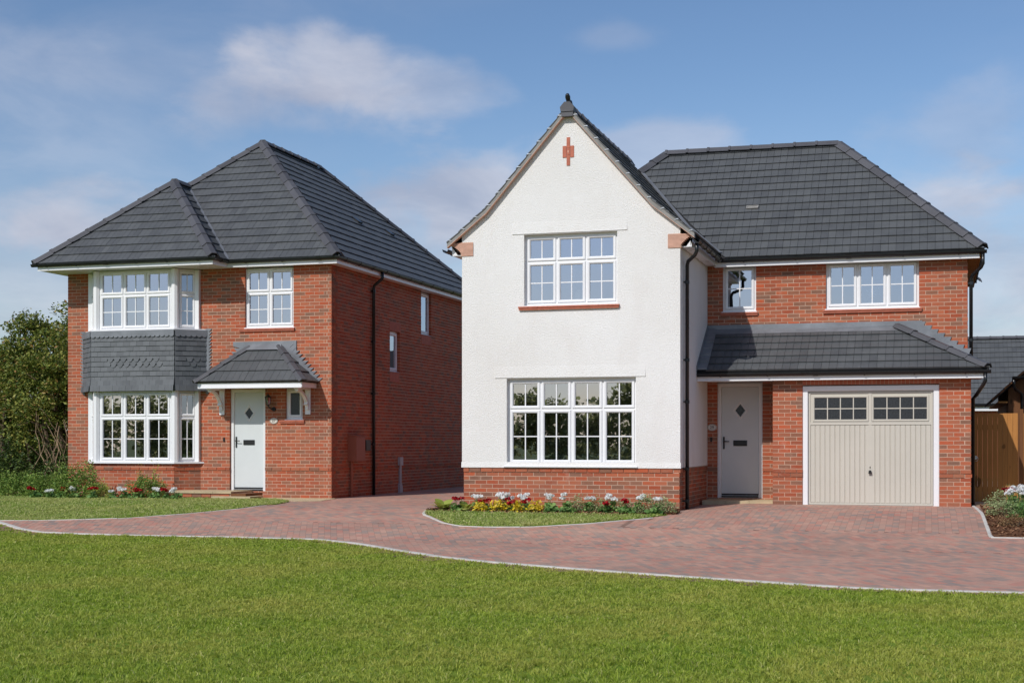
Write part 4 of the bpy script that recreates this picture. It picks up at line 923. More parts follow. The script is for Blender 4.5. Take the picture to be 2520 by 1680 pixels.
# doorstep
t = empty('doorstep', (-15.2, 27.9, 0), 'low brick doorstep with beige paving slabs below the door numbered 27', 'doorstep')
for i in range(4): x0 = -1.05 + i * 0.44; MB().prism([(x0, -0.50), (x0 + 0.435, -0.50), (x0 + 0.435, 0.50), (x0, 0.50)], 0.125, 0.165, None, 'z').build('slab', 'flag', t)
b = MB(); b.box(-1.02, 0.68, -0.46, 0.5, -0.05, 0.124); b.build('core', 'mortar', t)
for r in range(2):
    for k in range(8):
        x0 = -1.03 + k * 0.225 - (0.11 if r else 0); xa, xb = max(x0, -1.03), min(x0 + 0.215, 0.70)
        if xb - xa > 0.04: link('brick', unit_box('brick'), t, Matrix.Translation((xa, -0.475, -0.03 + r * 0.075)) @ Matrix.Diagonal((xb - xa, 0.1, 0.065, 1)))
MB().box(0.30, 1.22, -0.62, -0.02, 0.03, 0.07).build('lower_slab', 'flag', t); MB().box(0.33, 1.19, -0.58, -0.05, -0.06, 0.03).build('lower_core', 'timber_dark', t); MB().box(0.70, 1.05, -0.5, 0.3, 0.07, 0.125).build('riser', 'timber_dark', t)

# ================================================================== RIGHT HOUSE
YF, YG, Y2 = 25.05, 27.10, 28.16; WX0, WX1 = -8.485, -4.396; XC = (WX0 + WX1) / 2; MR = 0.52; GL, GR = -2.997, 0.557
rh = empty('rendered_house', (-4.0, 29.0, 0), 'house with a white roughcast gable, red brick wing, grey tiled roof and integral garage', 'house', world=True)
M0 = FR(0, 0, 0)
uw = (-7.284, -5.539, 3.72, 5.02); lw = (-7.617, -5.197, 0.80, 2.39)
KN = [(0.0, 7.31), (1.55, 5.53), (2.31, 4.91)]           # top line of the gable roof: (offset from the centre, height)
def topz(dx): return 7.31 - (7.31 - 5.53) / 1.55 * dx if dx < 1.55 else 5.53 - (5.53 - 4.91) / 0.76 * (dx - 1.55)
b = MB(); slab(b, FR(0, YF), WX0, WX1, 0.765, 4.90, [uw[:3] + (4.90,), lw], 0.0, 0.30)
hw_ = (WX1 - WX0) / 2
gp = [(WX0, 4.90), (uw[0], 4.90), (uw[0], uw[3]), (uw[1], uw[3]), (uw[1], 4.90), (WX1, 4.90), (WX1, topz(hw_) - 0.07), (XC + 1.55, topz(1.55) - 0.09), (XC, 7.31 - 0.10), (XC - 1.55, topz(1.55) - 0.09), (WX0, topz(hw_) - 0.07)]
b.prism(gp, YF, YF + 0.3)
slab(b, FR(WX1, 0, 0, R(90)), YF + 0.301, Y2 + 0.2, 0.765, 4.72, [], 0.0, 0.3)
MB().box(WX0, WX0 + 0.3, YF + 0.301, 33.2, -0.3, 4.9).build('side_wall', 'brick', rh)
for (x0, x1, z) in ((-7.844, -5.022, 2.405), (-7.508, -5.356, 5.035)):   # bell cast drip above each window
    b.prism([(YF + 0.02, z), (YF - 0.014, z), (YF - 0.011, z + 0.02), (YF - 0.0015, z + 0.20), (YF + 0.02, z + 0.24)], x0, x1, None, 'x')
for (z0_,) in ((0.765,),): b.prism([(YF + 0.03, 0.758), (YF - 0.016, 0.758), (YF - 0.001, 0.86), (YF + 0.03, 0.86)], WX0 - 0.01, WX1 + 0.012, None, 'x')
rwall = b.build('rendered_wall', 'render', rh)
# brick: plinths, main wall, garage
recs = []; CZ = 0.05
def bgap(o): return (o[0] - 0.004, o[1] + 0.004, o[2] - 0.004, o[3] + 0.004)
b = MB(); PX0, PX1 = -8.455, -4.418
slab(b, FR(0, YF + 0.022), PX0 + 0.004, PX1 - 0.004, -0.3, 0.76, [], -0.0042, 0.27); slab(b, FR(PX1, 0, 0, R(90)), YF + 0.3, Y2 + 0.1, -0.3, 0.76, [], -0.0042, 0.27)
brick_wall(recs, FR(0, YF + 0.022), PX0, PX1, 0.0, 10, [], 'flush', 'odd', (9,)); brick_wall(recs, FR(PX1, 0, 0, R(90)), YF + 0.022, Y2, 0.0, 10, [], 'even', 'flush', (9,))
door = (-4.203, -3.312, 0.125, 2.45); sw = (-4.095, -3.438, 3.80, 4.75); w3 = (-2.094, -0.358, 3.80, 4.75)
slab(b, FR(0, Y2), WX1 - 0.2, MR - 0.004, -0.3, 4.72, [bgap(door), bgap(sw), bgap(w3)], -0.0042, 0.30)
brick_wall(recs, FR(0, Y2), WX1, MR, CZ, 62, [door, sw, w3, (-2.92, 1.0, -1, 3.0), (-4.5, -2.9, 2.47, 3.3)], 'flush', 'flush', (8,))
slab(b, FR(MR, 0, 0, R(90)), Y2 + 0.31, 33.2, -0.3, 4.72, [], -0.0042, 0.3); b.box(WX0 + 0.31, MR - 0.31, 32.9, 33.2, -0.3, 4.72)
brick_wall(recs, FR(MR, 0, 0, R(90)), Y2, Y2 + 2.2, CZ, 62, [], 'odd', 'flush', (8,))
gd = (-2.444, 0.010, -1.0, 2.29)
slab(b, FR(0, YG), GL + 0.004, GR - 0.004, -0.3, 2.50, [(gd[0] - 0.004, gd[1] + 0.004, -0.31, gd[3])], -0.0042, 0.28); b.box(GL + 0.004, GL + 0.2, YG + 0.281, Y2 + 0.02, -0.3, 2.50); b.box(GR - 0.2, GR - 0.004, YG + 0.281, Y2 + 0.3, -0.3, 2.60)
brick_wall(recs, FR(0, YG), GL, GR, CZ, 33, [(gd[0], gd[1], -1, 3)], 'flush', 'odd', (7, 8)); brick_wall(recs, FR(GR, 0, 0, R(90)), YG, Y2 + 0.3, CZ, 33, [], 'even', 'flush', (7, 8))
bw = b.build('wall', 'mortar', rh)
box_objects('brick', recs, 'brick', bw, 300, 'brickwork')
x = gd[0] + 0.004
while x < gd[1] - 0.03: link('brick', unit_box('terracotta'), bw, Matrix.Translation((x, YG - 0.008, 2.292)) @ Matrix.Diagonal((0.064, 0.09, 0.16, 1))); x += 0.0744
# interior
b = MB()
for z0_, z1_ in ((0.05, 0.13), (2.5, 2.7), (5.06, 5.1)): b.box(WX0 + 0.31, WX1 - 0.31, YF + 0.32, 32.8, z0_, z1_)
for z0_, z1_ in ((3.5, 3.6), (4.66, 4.70)): b.box(WX1, MR - 0.31, Y2 + 0.31, 32.8, z0_, z1_)
b.box(WX0 + 0.31, WX1 - 0.31, 29.0, 29.1, 0.13, 2.5); b.box(WX0 + 0.31, WX1 - 0.31, 28.6, 28.7, 2.7, 5.06); b.box(WX1, MR - 0.31, 31.0, 31.1, 3.6, 4.66); b.box(GL + 0.2, GR - 0.2, Y2 - 0.12, Y2 - 0.02, 0.1, 2.3); b.build('room', 'plaster', rh)
# windows
window(rh, FR(uw[0], YF + 0.10, uw[2] + 0.005), uw[1] - uw[0], uw[3] - uw[2] - 0.005, 3, 0.80)
window(rh, FR(lw[0], YF + 0.10, lw[2] + 0.005), lw[1] - lw[0], lw[3] - lw[2] - 0.005, 4, 1.02)
MB().prism([(YF - 0.045, 0.768), (YF - 0.045, 0.79), (YF + 0.14, 0.808), (YF + 0.14, 0.768)], lw[0] - 0.05, lw[1] + 0.03, None, 'x').build('window_sill', 'upvc', rh)
tile_sill(rh, -7.385, -5.495, 3.715, YF + 0.0, 10, None, 0.04, 0.06)
window(rh, FR(sw[0], Y2 + 0.05, 3.802), sw[1] - sw[0], 0.90, 1, None); tile_sill(rh, -4.135, -3.395, 3.792, Y2)
window(rh, FR(w3[0], Y2 + 0.05, 3.802), w3[1] - w3[0], 0.895, 3, None); tile_sill(rh, -2.155, -0.300, 3.792, Y2)
front_door(rh, FR(door[0], Y2 + 0.05, 0.15), door[1] - door[0], 2.245)
# garage door
GY = YG + 0.045
b = MB(); b.ring(gd[0], gd[1], -0.2, 2.272, [(0, 0), (0.0, -0.03), (0.012, -0.036), (0.085, -0.036), (0.102, -0.02), (0.102, 0.05), (0, 0.05)], FR(0, GY)); b.build('garage_frame', 'upvc', rh)
gx0, gx1, gz0, gz1 = -2.337, -0.097, 0.058, 2.165; gc = (gx0 + gx1) / 2; MG = FR(0, GY)
b = MB(); b.box(gx0, gx1, 0.012, 0.05, gz0, gz1, MG); b.ring(gx0 + 0.004, gx1 - 0.004, gz0 + 0.004, gz1 - 0.004, [(0, 0.0115), (0.002, -0.004), (0.03, -0.004), (0.034, 0.0115)], MG)
wx = [(gx0 + 0.075, gc - 0.03), (gc + 0.03, gx1 - 0.075)]; wz = (1.61, 2.085)
b.box(gc - 0.028, gc + 0.028, -0.002, 0.0115, gz0 + 0.04, gz1 - 0.035, MG); b.box(gx0 + 0.035, gx1 - 0.035, -0.006, 0.0118, 1.545, 1.60, MG); gdoor = b.build('garage_door', 'garage', rh)
n = 24; st = (gx1 - gx0 - 0.07) / n
for k in range(n):
    xa = gx0 + 0.035 + k * st; MB().prism([(xa + 0.004, 0.0115), (xa + 0.010, -0.003), (xa + st - 0.010, -0.003), (xa + st - 0.004, 0.0115)], 0.10, 1.535, MG, 'z').build('rib', 'garage', gdoor)
for (xa, xb) in wx:
    b = MB(); b.ring(xa, xb, wz[0], wz[1], [(0, 0.0115), (0.003, -0.008), (0.026, -0.008), (0.036, 0.004), (0.036, 0.0115)], MG); pw = (xb - xa - 0.072) / 4; ph = (wz[1] - wz[0] - 0.072) / 2
    for k in (1, 2, 3): x = xa + 0.036 + pw * k; b.box(x - 0.009, x + 0.009, -0.003, 0.0112, wz[0] + 0.036, wz[1] - 0.036, MG)
    z = wz[0] + 0.036 + ph; b.box(xa + 0.036, xb - 0.036, -0.0015, 0.0108, z - 0.009, z + 0.009, MG); b.build('window_frame', 'garage', gdoor)
    for k in range(4):
        for j in range(2): MB().box(xa + 0.045 + pw * k - 0.009 * (k == 0), xa + 0.027 + pw * (k + 1) + 0.009 * (k == 3), 0.004, 0.0105, wz[0] + 0.045 + ph * j - 0.009 * (j == 0), wz[0] + 0.027 + ph * (j + 1) + 0.009 * (j == 1), MG).build('pane', 'dark_pane', gdoor)
b = MB(); b.tube([(gc, -0.002, 0.68), (gc, -0.03, 0.68)], 0.026, 12, MG); b.prism([(gc - 0.03, 0.64), (gc + 0.03, 0.64), (gc + 0.022, 0.70), (gc - 0.022, 0.70)], -0.05, -0.03, MG); b.box(gc - 0.006, gc + 0.006, -0.012, -0.002, 0.74, 0.775, MG); b.build('handle', 'iron', gdoor)
MB().box(gd[0], gd[1], YG - 0.0, YG + 0.12, -0.1, 0.057).build('sill_strip', 'kerb', rh)
# gable ornament in brick
t_ = []
for (a, c, z0_, z1_) in ((-0.031, 0.031, 6.56, 6.755), (-0.031, 0.031, 6.245, 6.43), (-0.105, -0.038, 6.392, 6.60), (0.038, 0.105, 6.392, 6.60), (-0.031, 0.031, 6.437, 6.553)): MB().box(XC - 0.005 + a, XC - 0.005 + c, YF - 0.012, YF + 0.02, z0_, z1_).build('ornament_brick', 'terracotta', rwall)
MB().box(XC - 0.015, XC + 0.007, YF - 0.017, YF - 0.011, 6.475, 6.515).build('ornament_brick', 'kneeler', rwall)
# kneelers: creasing tiles stepping out under the eaves
for s_, xw in ((-1, WX0), (1, WX1)):
    for k in range(11):
        z = 4.675 + k * 0.0225; out = 0.24 * (k / 10) ** 1.6; a, c = xw - s_ * 0.22, xw + s_ * out
        MB().box(min(a, c), max(a, c), YF - 0.014 - random.uniform(0, 0.004), YF + 0.12, z, z + 0.018).build('creasing_tile', 'kneeler', rwall)
    MB().box(min(xw - s_ * 0.215, xw + s_ * 0.02), max(xw - s_ * 0.215, xw + s_ * 0.02), YF - 0.010, YF + 0.1, 4.67, 4.925).build('kneeler', 'mortar', rwall)
# ---- roof
TM = 0.945; ME = 4.82; mx0, mx1, my0, my1 = -8.79, 0.82, 27.86, 33.54; mh = (my1 - my0) / 2; mz = ME + mh * TM; ym = my0 + mh
db = MB(); L0, L1 = (-5.69, ym, mz), (mx1 - mh, ym, mz)
deck(db, [(mx0 - 0.1, my0, ME), (mx1, my0, ME), L1, L0]); deck(db, [(mx1, my0, ME), (mx1, my1, ME), L1]); deck(db, [(mx1, my1, ME), (mx0 - 0.1, my1, ME), L0, L1]); deck(db, [(mx0 - 0.1, my1, ME), (mx0 - 0.1, my0, ME), L0])
yv = 24.965
K, T = XC + 1.55, XC + 2.31
for s_ in (1, -1):
    k_, t2 = XC + s_ * 1.55, XC + s_ * 2.31
    deck(db, [(t2, yv, 4.91), (t2, 27.95, 4.91), (k_, 28.61, 5.53), (k_, yv, 5.53)]); deck(db, [(k_, yv, 5.53), (k_, 28.61, 5.53), (XC, 30.5, 7.31), (XC, yv, 7.31)])
le = [(-4.39, 26.80, 2.56), (0.86, 26.80, 2.56), (-0.77, 28.148, 3.44), (-4.39, 28.148, 3.44)]; lr = [(0.86, 26.80, 2.56), (0.86, 28.148, 2.56), (-0.77, 28.148, 3.44)]
roof = db.build('roof', 'felt', rh)
dl = MB(); deck(dl, le); deck(dl, lr); lroof = dl.build('lean_to_roof', 'felt', rh)
full, part = [], []
zm = lambda y: ME + (y - my0) * TM
tile_plane(full, part, [(-4.03, my0, ME), (mx1, my0, ME), L1, L0, (-6.19, 30.2, zm(30.2)), (-4.89, 28.61, zm(28.61)), (-4.13, 27.97, zm(27.97))], 0.252, 0.285)
tile_plane(full, part, [(T, yv, 4.91), (T, 27.95, 4.91), (K, 28.61, 5.53), (K, yv, 5.53)], 0.30, 0.285); tile_plane(full, part, [(K, yv, 5.53), (K, 28.61, 5.53), (XC, 30.5, 7.31), (XC, yv, 7.31)], 0.30, 0.285)
kl, tl = XC - 1.55, XC - 2.31
tile_plane(full, part, [(tl, 27.95, 4.91), (tl, yv, 4.91), (kl, yv, 5.53), (kl, 28.61, 5.53)], 0.30, 0.285); tile_plane(full, part, [(kl, 28.61, 5.53), (kl, yv, 5.53), (XC, yv, 7.31), (XC, 30.5, 7.31)], 0.30, 0.285)
finish_tiles(full, part, 'roof_tile', roof, 300)
full, part = [], []
tile_plane(full, part, [(-4.22, 26.80, 2.56), le[1], (-0.77, 28.06, 2.56 + 1.26 * 0.6528), (-4.22, 28.06, 2.56 + 1.26 * 0.6528)], 0.255, 0.285); tile_plane(full, part, lr, 0.255, 0.285)
finish_tiles(full, part, 'roof_tile', lroof, 200)
ridge('ridge_tile', L0, L1, roof, drop=0.10); ridge('hip_tile', Vector((mx1, my0, ME)) + Vector((-0.04, 0.04, 0.037)), L1, roof)
ridge('hip_tile', (-6.19, 30.2, 7.026), L0, roof); ridge('hip_tile', (mx1, my1, ME), L1, roof)
ridge('ridge_tile', (XC, yv + 0.1, 7.31), (XC, 30.4, 7.31), roof, hw=0.12, drop=0.13, lift=0.05, top=0.04)
ridge('hip_tile', Vector(le[1]) + Vector((-0.03, 0.02, 0.02)), (-0.77, 28.1, 3.44), lroof, L=0.42, hw=0.115, drop=0.07, lift=0.05)
b = MB(); b.sweep([(-0.035, 0), (0.035, 0), (0.035, 0.02), (-0.035, 0.02)], [(-4.10, 27.93, 4.93), (-4.86, 28.61, 5.58), (-6.16, 30.2, 7.07)]); b.build('valley', 'lead', roof)
c = Vector((-3.62, my0 + 1.2, zm(my0 + 1.2))); nn = Vector((0, -TM, 1)).normalized(); F = Matrix((Vector((1, 0, 0)), Vector((0, 1, TM)).normalized(), nn)).transposed().to_4x4(); F.translation = c
b = MB(); b.ring(-0.12, 0.12, -0.04, 0.055, [(0, 0.0), (0, 0.052), (0.018, 0.052), (0.03, 0.0)], F @ Matrix.Rotation(R(-90), 4, 'X') @ Matrix.Scale(-1, 4, (0, 1, 0))); b.box(-0.10, 0.10, -0.03, 0.04, 0.03, 0.036, F); b.build('vent_tile', 'verge', roof)
# verge along the gable
vt = MB(); un = MB()
for s_ in (-1, 1):
    tp = [(XC + s_ * d, z + 0.018) for d, z in KN]; lo = [(XC + s_ * d, z - 0.075 - 0.015 * (i < 2)) for i, (d, z) in enumerate(KN)]; lo2 = [(p[0], p[1] - 0.009) for p in lo]
    for i in range(2):
        vt.prism([tp[i], tp[i + 1], lo[i + 1], lo[i]], yv - 0.005, YF + 0.02); un.prism([lo[i], lo[i + 1], lo2[i + 1], lo2[i]], yv - 0.008, YF + 0.015)
    sq = []
    for i in range(2):
        (d0, z0_), (d1, z1_) = KN[i], KN[i + 1]; L = math.dist((d0, z0_), (d1, z1_)); n = round(L / 0.30)
        for k in range(n):
            f = (k + 0.75) / n; d, z = d0 + (d1 - d0) * f, z0_ + (z1_ - z0_) * f; a = math.atan2(z1_ - z0_, (d1 - d0) * s_)
            b = MB(); b.box(-0.006, 0.006, -0.014, 0.05, -0.03, 0.035, Matrix.Translation((XC + s_ * d, yv - 0.004, z)) @ Matrix.Rotation(-a, 4, 'Y') @ Matrix.Rotation(R(35 * s_), 4, 'Y')); b.build('verge_clip', 'steel', roof)
            # stepped tile ends on the verge
            e = 0.15; b = MB(); f0_, f1_ = k / n, (k + 1) / n; p0 = (XC + s_ * (d0 + (d1 - d0) * f0_), z0_ + (z1_ - z0_) * f0_); p1 = (XC + s_ * (d0 + (d1 - d0) * f1_), z0_ + (z1_ - z0_) * f1_)
            b.prism([(p0[0], p0[1] + 0.010), (p1[0], p1[1] + 0.036), (p1[0], p1[1] + 0.004), (p0[0], p0[1] - 0.004)], yv - 0.016, yv + 0.03); b.build('tile', 'roof_tile', roof)
vt.build('verge', 'verge', rh); un.build('undercloak', 'kneeler', rh)
b = MB(); b.prism([(XC - 0.118, 7.20), (XC + 0.118, 7.20), (XC + 0.13, 7.285), (XC + 0.05, 7.375), (XC - 0.05, 7.375), (XC - 0.13, 7.285)], yv - 0.05, yv + 0.14); b.prism([(XC - 0.105, 7.115), (XC + 0.105, 7.115), (XC + 0.115, 7.20), (XC - 0.115, 7.20)], yv - 0.035, yv + 0.06); b.build('ridge_end', 'hip', rh)
b = MB(); b.tube([(XC + 0.004, yv + 0.04, 7.36), (XC + 0.004, yv + 0.04, 7.40), (XC + 0.004, yv + 0.03, 7.43), (XC + 0.004, yv - 0.0, 7.47), (XC + 0.004, yv - 0.03, 7.50), (XC + 0.004, yv - 0.05, 7.49)], [0.05, 0.038, 0.042, 0.048, 0.036, 0.012], 12)
b.tube([(XC, yv + 0.10, 7.36), (XC, yv + 0.14, 7.40), (XC, yv + 0.24, 7.385), (XC, yv + 0.38, 7.36)], [0.05, 0.055, 0.04, 0.02], 10); b.build('finial', 'gutter', rh, True)
# eaves boxes
b = MB(); b.box(WX1 + 0.02, -4.20, YF + 0.05, 27.95, 4.69, 4.70); b.box(-4.22, -4.20, YF + 0.05, 27.951, 4.70, 4.86); b.prism([(WX1 + 0.10, 4.701), (-4.221, 4.701), (-4.221, 4.88), (WX1 + 0.23, 4.88)], YF + 0.05, YF + 0.07)
b.box(WX0 - 0.2, WX0 - 0.02, YF + 0.05, 30, 4.69, 4.70); b.box(WX0 - 0.21, WX0 - 0.19, YF + 0.05, 30, 4.70, 4.86); b.prism([(WX0 - 0.19, 4.701), (WX0 - 0.10, 4.701), (WX0 - 0.23, 4.88), (WX0 - 0.189, 4.88)], YF + 0.05, YF + 0.07)
b.build('eaves_box', 'upvc', rh)
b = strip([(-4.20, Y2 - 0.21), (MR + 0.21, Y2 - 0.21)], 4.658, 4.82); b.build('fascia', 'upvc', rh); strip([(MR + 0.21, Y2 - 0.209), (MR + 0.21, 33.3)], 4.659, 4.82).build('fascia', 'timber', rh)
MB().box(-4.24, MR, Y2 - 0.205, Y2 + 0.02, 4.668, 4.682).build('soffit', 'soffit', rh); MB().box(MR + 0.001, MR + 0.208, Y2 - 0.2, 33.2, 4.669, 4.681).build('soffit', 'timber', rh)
b = strip([(WX1 + 0.004, 26.89), (0.77, 26.89)], 2.378, 2.535); b.box(WX1 + 0.004, 0.768, 26.868, 26.8895, 2.376, 2.403); b.build('fascia', 'upvc', rh)
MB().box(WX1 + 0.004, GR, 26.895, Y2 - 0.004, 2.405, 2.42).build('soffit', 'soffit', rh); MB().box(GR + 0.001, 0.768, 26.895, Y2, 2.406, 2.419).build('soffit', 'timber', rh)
gutter(rh, [(-4.15, Y2 - 0.27, 4.793), (MR + 0.34, Y2 - 0.27, 4.793)], 0.92); gutter(rh, [(-4.10, Y2 - 0.27, 4.80), (-4.10, YF + 0.0, 4.80)], 0.6); gutter(rh, [(WX0 - 0.32, YF - 0.03, 4.80), (WX0 - 0.32, 29.5, 4.80)], 0.9)
gutter(rh, [(WX1 + 0.01, 26.83, 2.512), (0.90, 26.83, 2.512)], 0.88)
px, py = -4.335, 25.42
downpipe(rh, [(-4.12, YF + 0.10, 4.76), (-4.12, YF + 0.11, 4.62), (-4.15, YF + 0.14, 4.56), (-4.31, YF + 0.33, 4.47), (px, YF + 0.37, 4.40), (px, py, -0.02)], 0.034, [(px, py, z, (-0.06, -0.05, 0)) for z in (4.10, 2.70, 1.95, 0.745, 0.17)])
px, py = MR + 0.065, Y2 + 0.06
downpipe(rh, [(MR + 0.27, Y2 - 0.26, 4.74), (MR + 0.27, Y2 - 0.26, 4.55), (MR + 0.24, Y2 - 0.22, 4.49), (MR + 0.10, Y2 + 0.02, 4.38), (px, py, 4.31), (px, py, 2.6)], 0.034, [(px, py, z, (-0.06, -0.03, 0)) for z in (4.22, 3.15)])
px, py = GR + 0.045, YG + 0.28
downpipe(rh, [(0.80, 26.84, 2.46), (0.80, 26.84, 2.32), (0.77, 26.88, 2.26), (GR + 0.10, YG + 0.2, 2.08), (px, py, 2.02), (px, py, -0.02)], 0.034)
# lead over the lean-to
b = MB(); b.prism([(WX1 + 0.006, 3.40), (-0.30, 3.40), (-0.30, 3.535), (WX1 + 0.006, 3.535)], Y2 - 0.022, Y2 - 0.009); b.add([(WX1 + 0.006, Y2 - 0.022, 3.455), (-0.74, Y2 - 0.022, 3.455), (-0.74, Y2 - 0.02, 3.44), (-0.74, Y2 - 0.20, 3.345), (WX1 + 0.006, Y2 - 0.20, 3.345)], [(0, 4, 3, 2, 1)]); b.build('lead_flashing', 'lead', rh)
b = MB(); z_ = lambda y: 2.56 + (y - 26.80) * 0.6528
b.add([(WX1 + 0.003, 26.79, z_(26.79) + 0.045), (-4.20, 26.79, z_(26.79) + 0.040), (-4.20, 28.14, z_(28.14) + 0.035), (WX1 + 0.003, 28.14, z_(28.14) + 0.04)], [(0, 1, 2, 3)]); b.prism([(26.78, z_(26.78)), (28.14, z_(28.14)), (28.14, z_(28.14) + 0.11), (26.78, z_(26.78) + 0.11)], WX1 + 0.002, WX1 + 0.012, None, 'x')
for k in range(5): y0 = 26.80 + k * 0.215; b.prism([(y0, z_(y0) + 0.03), (y0 + 0.20, z_(y0 + 0.2) + 0.03), (y0 + 0.20, z_(y0 + 0.2) + 0.047), (y0, z_(y0) + 0.066)], WX1 + 0.013, -4.195, None, 'x')
b.build('lead_soaker', 'lead', rh)
sb = MB()
for k in range(8): z = 3.44 - k * 0.075; x = -0.30 + k * 0.118; sb.prism([(x - 0.34, z - 0.10), (x, z - 0.10), (x + 0.06, z + 0.075), (x - 0.30, z + 0.075)], Y2 - 0.024 - k * 0.0015, Y2 - 0.0085)
sb.build('step_flashing', 'lead', rh)
plaque(-4.305, Y2 - 0.008, 1.515, '29', 'oval house number plate reading 29 in the shaded porch'); bell(-4.32, Y2 - 0.008, 1.275, 'small black doorbell under the oval plate in the porch')
t = empty('porch_slab', (-3.7, 27.7, 0), 'beige paving slabs at the threshold of the pale grey porch door', 'doorstep')
for i in range(3): MB().box(-0.66 + i * 0.45, -0.66 + i * 0.45 + 0.445, -0.42, 0.45, 0.0, 0.105).build('slab', 'flag', t)

# ================================================================== THINGS BEYOND
t = empty('timber_gate', (0.63, 29.1, 0.06), 'brown close boarded timber gate between the garage wall and fence', 'gate')
for k in range(9): x0 = k * 0.0925; MB().box(x0 + 0.0012, x0 + 0.0908, -0.02 - (k % 2) * 0.003, 0.0, 0.0, 1.72 + random.uniform(-0.004, 0.004)).build('board', 'timber', t)
b = MB(); b.box(0.0, 0.83, 0.001, 0.035, 0.2, 0.3); b.box(0.0, 0.83, 0.001, 0.035, 1.4, 1.5); b.build('rail', 'timber_dark', t)
b = MB(); b.box(-0.035, 0.0, -0.04, 0.03, -0.06, 1.78); b.build('jamb', 'iron', t)
b = MB(); b.tube([(0.06, -0.025, 0.865), (0.06, -0.04, 0.865)], 0.036, 14); b.tube([(0.06 + 0.045 * math.sin(a), -0.045, 0.835 + 0.04 * math.cos(a)) for a in [R(30 * k) for k in range(13)]], 0.006, 6); b.build('ring_latch', 'steel', t)
t = empty('boarded_fence', (1.49, 29.08, 0.06), 'darker boarded timber fence panel to the right of the gate', 'fence')
MB().box(0.0, 0.07, -0.04, 0.05, -0.06, 1.80).build('post', 'timber_dark', t)
for k in range(12): x0 = 0.075 + k * 0.0925; MB().box(x0, x0 + 0.0875, -0.02 - (k % 2) * 0.004, 0.0, 0.0, 1.72).build('board', 'timber', t)
# neighbouring single storey roof far behind
t = empty('neighbouring_garage', (6.0, 54.0, 0), 'long low building with a grey tiled roof and white fascia behind the timber gate', 'building', world=True)
b = MB(); b.box(-6, 22, 52.6, 58, -0.3, 2.45); b.build('wall', 'terracotta', t)
db = MB(); P = [(-6.3, 52.3, 2.55), (22.3, 52.3, 2.55), (22.3, 55.3, 5.05), (-6.3, 55.3, 5.05)]; deck(db, P); deck(db, [(22.3, 58.3, 2.55), (-6.3, 58.3, 2.55), (-6.3, 55.3, 5.05), (22.3, 55.3, 5.05)]); nr = db.build('roof', 'felt', t)
full, part = [], []; tile_plane(full, part, [(0.0, 52.3, 2.55), (8.5, 52.3, 2.55), (8.5, 55.3, 5.05), (0.0, 55.3, 5.05)], 0.30, 0.30); finish_tiles(full, part, 'roof_tile', nr, 260)
ridge('ridge_tile', (0.0, 55.3, 5.05), (8.6, 55.3, 5.05), nr)
MB().box(-6.3, 22.3, 52.36, 52.38, 2.32, 2.5).build('fascia', 'upvc', t); gutter(t, [(-6.3, 52.3, 2.52), (22.3, 52.3, 2.52)], 3.0)
# outbuilding at the right edge
t = empty('outbuilding', (3.2, 33.0, 0), 'outbuilding with a dark tiled roof edge and black gutter at the right edge', 'building', world=True)
b = MB(); b.box(1.36, 5.4, 30.7, 36, -0.3, 2.3); b.prism([(1.36, 2.3), (5.4, 2.3), (3.38, 4.2)], 30.7, 36); b.build('wall', 'timber_dark', t)
db = MB(); deck(db, [(1.04, 30.45, 2.10), (1.04, 36.3, 2.10), (3.38, 36.3, 4.28), (3.38, 30.45, 4.28)]) ; deck(db, [(5.72, 36.3, 2.10), (5.72, 30.45, 2.10), (3.38, 30.45, 4.28), (3.38, 36.3, 4.28)]); orf = db.build('roof', 'felt', t)
full, part = [], []; tile_plane(full, part, [(1.04, 30.45, 2.10), (1.04, 36.3, 2.10), (3.38, 36.3, 4.28), (3.38, 30.45, 4.28)], 0.30, 0.30); finish_tiles(full, part, 'roof_tile', orf, 120)
for k in range(10): f0_, f1_ = k / 10, (k + 1) / 10; MB().prism([(1.04 + 2.34 * f0_, 2.115 + 2.18 * f0_), (1.04 + 2.34 * f1_, 2.085 + 2.18 * f1_), (1.04 + 2.34 * f1_, 2.045 + 2.18 * f1_), (1.04 + 2.34 * f0_, 2.06 + 2.18 * f0_)], 30.40, 30.46).build('verge_tile', 'timber_dark', t)
b = MB(); b.box(1.16, 1.34, 30.5, 36, 2.02, 2.05); b.build('soffit', 'timber', t)
downpipe(t, [(1.45, 30.38, 2.52), (1.45, 30.38, 2.36), (1.50, 30.5, 2.28), (1.62, 30.62, 2.2), (1.62, 30.64, 0)], 0.034)
MB().sweep(GUT, [(1.42, 30.36, 2.54), (1.9, 30.36, 2.54)]).build('gutter', 'gutter', t)

t = empty('drain_grate', (-8.75, 28.7, 0.003), 'small dark drain grate let into the paving beside the white gable', 'drain')
b = MB(); b.ring(-0.22, 0.22, -0.09, 0.09, [(0, 0), (0, 0.012), (0.02, 0.012), (0.02, 0)], Matrix.Rotation(R(90), 4, 'X')); b.build('frame', 'iron', t)
for k in range(7): MB().box(-0.18 + k * 0.055, -0.155 + k * 0.055, -0.075, 0.075, 0.0, 0.010).build('bar', 'iron', t)

